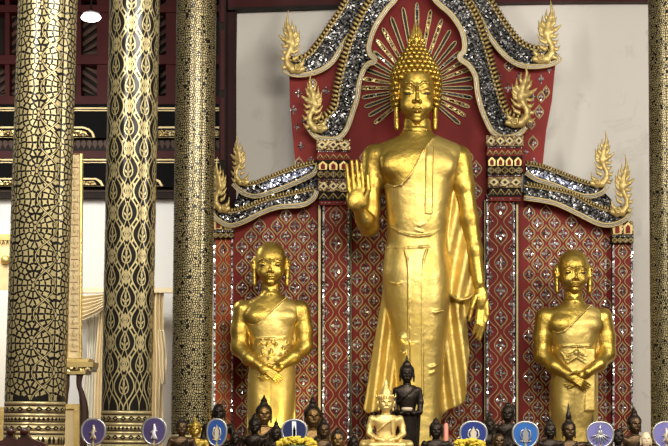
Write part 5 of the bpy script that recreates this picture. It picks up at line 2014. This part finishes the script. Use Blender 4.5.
mb = MB()
c = P(446, 423, -3.3)
s = PS(446, 423, -3.3)
T = empty('candle', (c.x, -3.3, TABLE_Z), 'slim pink candle standing beside the black topknot statue under the golden robe', 'candle')
mb.lathe((c.x, -3.3, TABLE_Z + 0.02), [(2.6 * s, 0), (2.6 * s, (c.z - TABLE_Z) * 0.6), (2.2 * s, c.z - TABLE_Z - 0.03), (1.0 * s, c.z - TABLE_Z - 0.02)], M['pink_wax'], 14)
mb.build('wax_stick', T)
mb = MB()
mb.lathe((c.x, -3.3, TABLE_Z), [(0.04, 0), (0.042, 0.015), (0.03, 0.03)], M['gold_paint'], 16)
mb.build('holder', T)


# ================================================================== LEFT-HAND FURNISHINGS
def curtain(name, left, right, Y, m, folds, amp, label, cat='curtain', group=None):
    """left/right: pixel edges from top to bottom"""
    def edge_(pts):
        pts = catmull(pts, 8)
        yy = np.linspace(pts[0][1], pts[-1][1], 44)
        return [(float(np.interp(y, [p[1] for p in pts], [p[0] for p in pts])), float(y)) for y in yy]
    L_, R_ = edge_(left), edge_(right)
    n, k = len(L_), max(16, folds * 8)
    vs, fs = [], []
    for i in range(n):
        for j in range(k + 1):
            t = j / k
            x = L_[i][0] + (R_[i][0] - L_[i][0]) * t
            y = L_[i][1] + (R_[i][1] - L_[i][1]) * t
            p = P(x, y, Y)
            ph = folds * 2 * math.pi * t + 0.4 * math.sin(i * 0.3)
            vs.append((p.x, p.y - amp * math.sin(ph) - 0.3 * amp * math.sin(2.3 * ph + 1), p.z))
    for i in range(n - 1):
        for j in range(k):
            a = i * (k + 1) + j
            fs.append((a, a + k + 1, a + k + 2, a + 1))
    mb = MB()
    mb.raw(vs, fs, m, True)
    o = mb.build(name)
    sm = o.modifiers.new('thickness', 'SOLIDIFY')
    sm.thickness = 0.012
    tag(o, label, cat, group)
    return o


YC = YR - 0.5
fl = 470 + 60
curtain('curtain', [(-12, 296), (-12, fl)], [(8, 296), (8, fl)], YC, M['cream'], 4, 0.035, 'cream curtain at the far left edge behind the leafy column')
curtain('curtain', [(100, 304), (97, 340), (94, 390), (92, fl)], [(112, 296), (112, 340), (112, 400), (112, fl)], YC, M['cream'], 5, 0.04, 'cream curtain hanging just left of the arch-lattice column')
curtain('curtain', [(86, 316), (87, 360), (82, 400), (80, fl)], [(100, 308), (97, 345), (95, 395), (94, fl)], YC + 0.14, M['cream_pale'], 4, 0.03, 'pale sheer curtain beside the gilded panel, under the draped swag')
curtain('curtain', [(140, 290), (140, fl)], [(163, 290), (163, 330), (164, 360), (162.5, 400), (162.5, fl)], YC, M['cream'], 6, 0.045, 'cream curtain with gathered folds between the two slimmer columns')
curtain('curtain', [(158, 330), (158, 345), (160, 375), (162, 384)], [(163, 330), (166, 350), (166, 375), (164, 384)], YC - 0.1, M['cream'], 2, 0.025, 'short gathered curtain tail ending mid-height beside the gathered curtain')
# swag
vs, fs = [], []
nu_, nv_ = 26, 48
for i in range(nu_ + 1):
    u = i / nu_
    for j in range(nv_ + 1):
        v = j / nv_
        x = 66 + 39 * u
        sag = 4 + v * 27
        y = 290 + (sag) * (1 - u ** 2.0) + u ** 2.0 * (3 + 24 * v) * 0.55 + 2
        p = P(x, y, YC - 0.12)
        vs.append((p.x, p.y - 0.035 * math.sin(v * 2 * math.pi * 6) - 0.04 * math.sin(u * math.pi), p.z))
for i in range(nu_):
    for j in range(nv_):
        a = i * (nv_ + 1) + j
        fs.append((a, a + 1, a + nv_ + 2, a + nv_ + 1))
mb = MB()
mb.raw(vs, fs, M['cream'], True)
o = mb.build('curtain_swag')
o.modifiers.new('thickness', 'SOLIDIFY').thickness = 0.012
tag(o, 'draped cream swag with curved pleats above the pale sheer curtain', 'curtain swag')
mb = MB()
pxbar(mb, -40, 287.5, 235, 292.5, YC - 0.08, 0.12, M['cream'])
tag(mb.build('trim_6'), kind='structure')


# tall gilded panel on a carved console
def gilded_panel(x0, x1, y0, y1, Y, label):
    base = P((x0 + x1) / 2, y1, Y)
    T = empty('votive_banner', (base.x, Y, base.z), label, 'panel')
    mb = MB()
    mb.slab([(x0, y0), (x1, y0), (x1 - 1, y1), (x0 - 2, y1)], Y, 0.10, M['board'])
    mb.build('board', T)
    mb = MB()
    e = [P(x0, y0, Y - 0.01), P(x1, y0, Y - 0.01), P(x1 - 1, y1, Y - 0.01), P(x0 - 2, y1, Y - 0.01)]
    mb.tube(e, 0.014, M['gold_cream'], 6, True, False)
    mb.build('gilt_edge', T)
    mb = MB()
    y = y0 + 8
    while y < y1 - 6:
        t = (y - y0) / (y1 - y0)
        xc = (x0 + x1) / 2 - 1.5 * t
        mb.slab([(xc - 3.4, y + 5), (xc - 2.4, y + 1), (xc - 3.6, y - 1), (xc - 1, y - 2), (xc, y - 6), (xc + 1, y - 2), (xc + 3.6, y - 1), (xc + 2.4, y + 1), (xc + 3.4, y + 5)], Y - 0.02, 0.02, M['beige'])
        mb.blob(P(xc, y - 1, Y - 0.02), 0.014, 0.01, 0.03, M['beige'], 8, 5)
        y += 11.5
    mb.build('gilt_figures', T)
    return T


YG = -1.5
gilded_panel(68.5, 81.5, 154, 358, YG, 'tall pale board with a column of gilt figures, right of the leafy column')
cz = P(80, 358, YG)
T = empty('console_table', (cz.x, YG, 0), 'carved gilded console on brown flared legs under the tall pale board', 'table')
mb = MB()
for y0, y1, xr_, m in ((358.5, 362, 89, 'gold_cream'), (362, 367, 93.5, 'gold_paint'), (367, 371, 92, 'mirror_gold'), (371, 374, 86, 'gold_paint')):
    mb.slab([(58, y0), (xr_, y0), (xr_ - 1, y1), (58, y1)], YG - 0.12, 0.34, M[m])
mb.build('table_top', T)
for k_, (pts) in enumerate(([(80, 373), (79, 385), (82, 395), (84, 412), (82, 440)], [(66, 373), (67, 386), (65, 398), (63, 412), (65, 440)])):
    for dy_ in (0.0, 0.28):
        mb = MB()
        w3 = [P(x, y, YG - 0.06 + dy_) for x, y in catmull(pts, 5)]
        w3.append(Vector((w3[-1].x, w3[-1].y, 0.0)))
        mb.tube(w3, [0.035 - 0.012 * math.sin(i * 0.25) for i in range(len(w3))], M['brown_wood'], 8)
        mb.build('leg', T)

# framed picture below
YP = -2.6
c0 = P(70, 446, YP)
T = empty('picture_frame', (c0.x, YP, 0), 'wide gilt picture frame standing behind the foot of the leafy column', 'picture frame')
mb = MB()
for q_ in ([(52, 404), (79, 404), (79, 409), (52, 409)], [(74, 409), (79, 409), (79, 520), (74, 520)], [(40, 404), (52, 404), (52, 520), (40, 520)]):
    mb.slab(q_, YP, 0.05, M['gold_cream'])
mb.build('frame', T)
mb = MB()
mb.slab([(50, 408), (75, 408), (75, 520), (50, 520)], YP + 0.02, 0.02, M['beige'])
mb.build('picture', T)
mb = MB()
p0, p1 = P(52, 520, YP), P(76, 520, YP)
mb.box((p0.x, YP, 0), (p1.x, YP + 0.3, p0.z), M['brown_wood'])
mb.build('plinth', T)

# second gilt frame and gilded cabinet at the far left edge
YL = -1.8
c0 = P(2, 446, YL)
T = empty('picture_frame', (c0.x, YL, 0), 'gilt frame with a tan picture at the left edge, left of the leafy column base', 'picture frame')
mb = MB()
mb.slab([(-20, 407), (4, 407), (4, 412), (-20, 412)], YL, 0.05, M['gold_cream'])
mb.slab([(0, 412), (4, 412), (4, 520), (0, 520)], YL, 0.05, M['gold_cream'])
mb.build('frame', T)
mb = MB()
mb.slab([(-20, 411), (1, 411), (1, 520), (-20, 520)], YL + 0.02, 0.03, M['beige'])
mb.build('picture', T)
mb = MB()
p0, p1 = P(-20, 520, YL), P(4, 520, YL)
mb.box((p0.x, YL, 0), (p1.x, YL + 0.3, p0.z), M['brown_wood'])
mb.build('plinth', T)

YB = 2.6
c0 = P(2, 290, YB)
T = empty('gilded_cabinet', (c0.x, YB, 0), 'cream and gilt cabinet partly hidden behind the leafy column', 'cabinet')
mb = MB()
mb.slab([(-25, 238), (11, 238), (11, 290), (-25, 290)], YB, 0.45, M['beige'])
p0, p1 = P(-25, 290, YB), P(11, 290, YB)
mb.box((p0.x, YB, 0), (p1.x, YB + 0.45, p0.z), M['cream_pale'])
mb.build('body', T)
mb = MB()
mb.slab([(-25, 234), (12.5, 234), (12.5, 240), (-25, 240)], YB - 0.05, 0.5, M['gold_paint'])
for k_ in range(8):
    mb.slab([(-20 + k_ * 4, 240), (-17 + k_ * 4, 240), (-18.5 + k_ * 4, 245)], YB - 0.04, 0.03, M['gold_paint'])
mb.build('cornice', T)
mb = MB()
mb.slab([(-25, 221), (9, 221), (12, 227), (12.5, 234), (-25, 234)], YB, 0.4, M['cream_pale'])
mb.build('cushion_top', T)
mb = MB()
mb.lathe((P(6, 260, YB).x, YB - 0.02, P(6, 260, YB).z - 0.05), [(0.03, 0), (0.06, 0.03), (0.06, 0.07), (0.03, 0.1)], M['gold_cream'], 14)
mb.build('boss', T)

# bright lamp high on the left
YLm = 2.2
c0 = P(91, 17.5, YLm)
sL = PS(91, 17.5, YLm)
T = empty('hanging_lamp', c0, 'bright white oval lamp hung high before the slatted maroon openings', 'lamp')
mb = MB()
mb.blob(c0, 10 * sL, 0.10, 4.2 * sL, M['glow'], 18, 10)
mb.build('diffuser', T)
mb = MB()
mb.lathe((c0.x, YLm, c0.z + 2.2 * sL), [(9 * sL, 0), (8.4 * sL, 2.4 * sL), (3 * sL, 4 * sL), (1 * sL, 5 * sL)], M['porcelain'], 20, sy=0.7)
mb.build('housing', T)
mb = MB()
mb.tube([(c0.x, YLm, c0.z + 6 * sL), (c0.x, YLm, c0.z + 1.2)], 0.012, M['dark_wood'], 6)
mb.build('rod', T)

# carved chair crest in the lower left corner
YK = -7.2
c0 = P(20, 446, YK)
T = empty('carved_chair', (c0.x, YK, 0), 'dark carved rosewood chair whose scrolled crest shows in the lower left corner', 'chair')
mb = MB()
cr = [(-12, 452), (-6, 443), (2, 440), (6, 436), (6.5, 431), (8.5, 428.5), (12.5, 428.5), (14, 431), (13, 434.5), (15, 439), (18, 439.5), (20, 437), (20, 431.5), (22, 428.5), (26, 428.5), (28, 431), (28, 435), (31, 438.5), (37, 441), (43, 443), (48, 449), (50, 460), (-12, 460)]
mb.slab(catmull(cr, 3, True), YK, 0.06, M['rosewood'])
for x in (10.5, 24):
    mb.blob(P(x, 431.2, YK - 0.008), 0.022, 0.02, 0.022, M['rosewood'], 10, 6)
mb.build('crest', T)
x0_, x1_ = P(-10, 446, YK).x, P(48, 446, YK).x
zc_ = P(20, 455, YK).z
mb = MB()
mb.box((x0_ + 0.03, YK + 0.01, 0.5), (x1_ - 0.03, YK + 0.05, zc_), M['rosewood'])
mb.build('backrest', T)
mb = MB()
mb.box((x0_, YK - 0.42, 0.42), (x1_, YK + 0.06, 0.5), M['rosewood'])
mb.build('seat', T)
for xx in (x0_, x1_ - 0.05):
    for yy in (YK - 0.42, YK + 0.01):
        mb = MB()
        mb.box((xx, yy, 0), (xx + 0.05, yy + 0.05, 0.42), M['rosewood'])
        mb.build('leg', T)
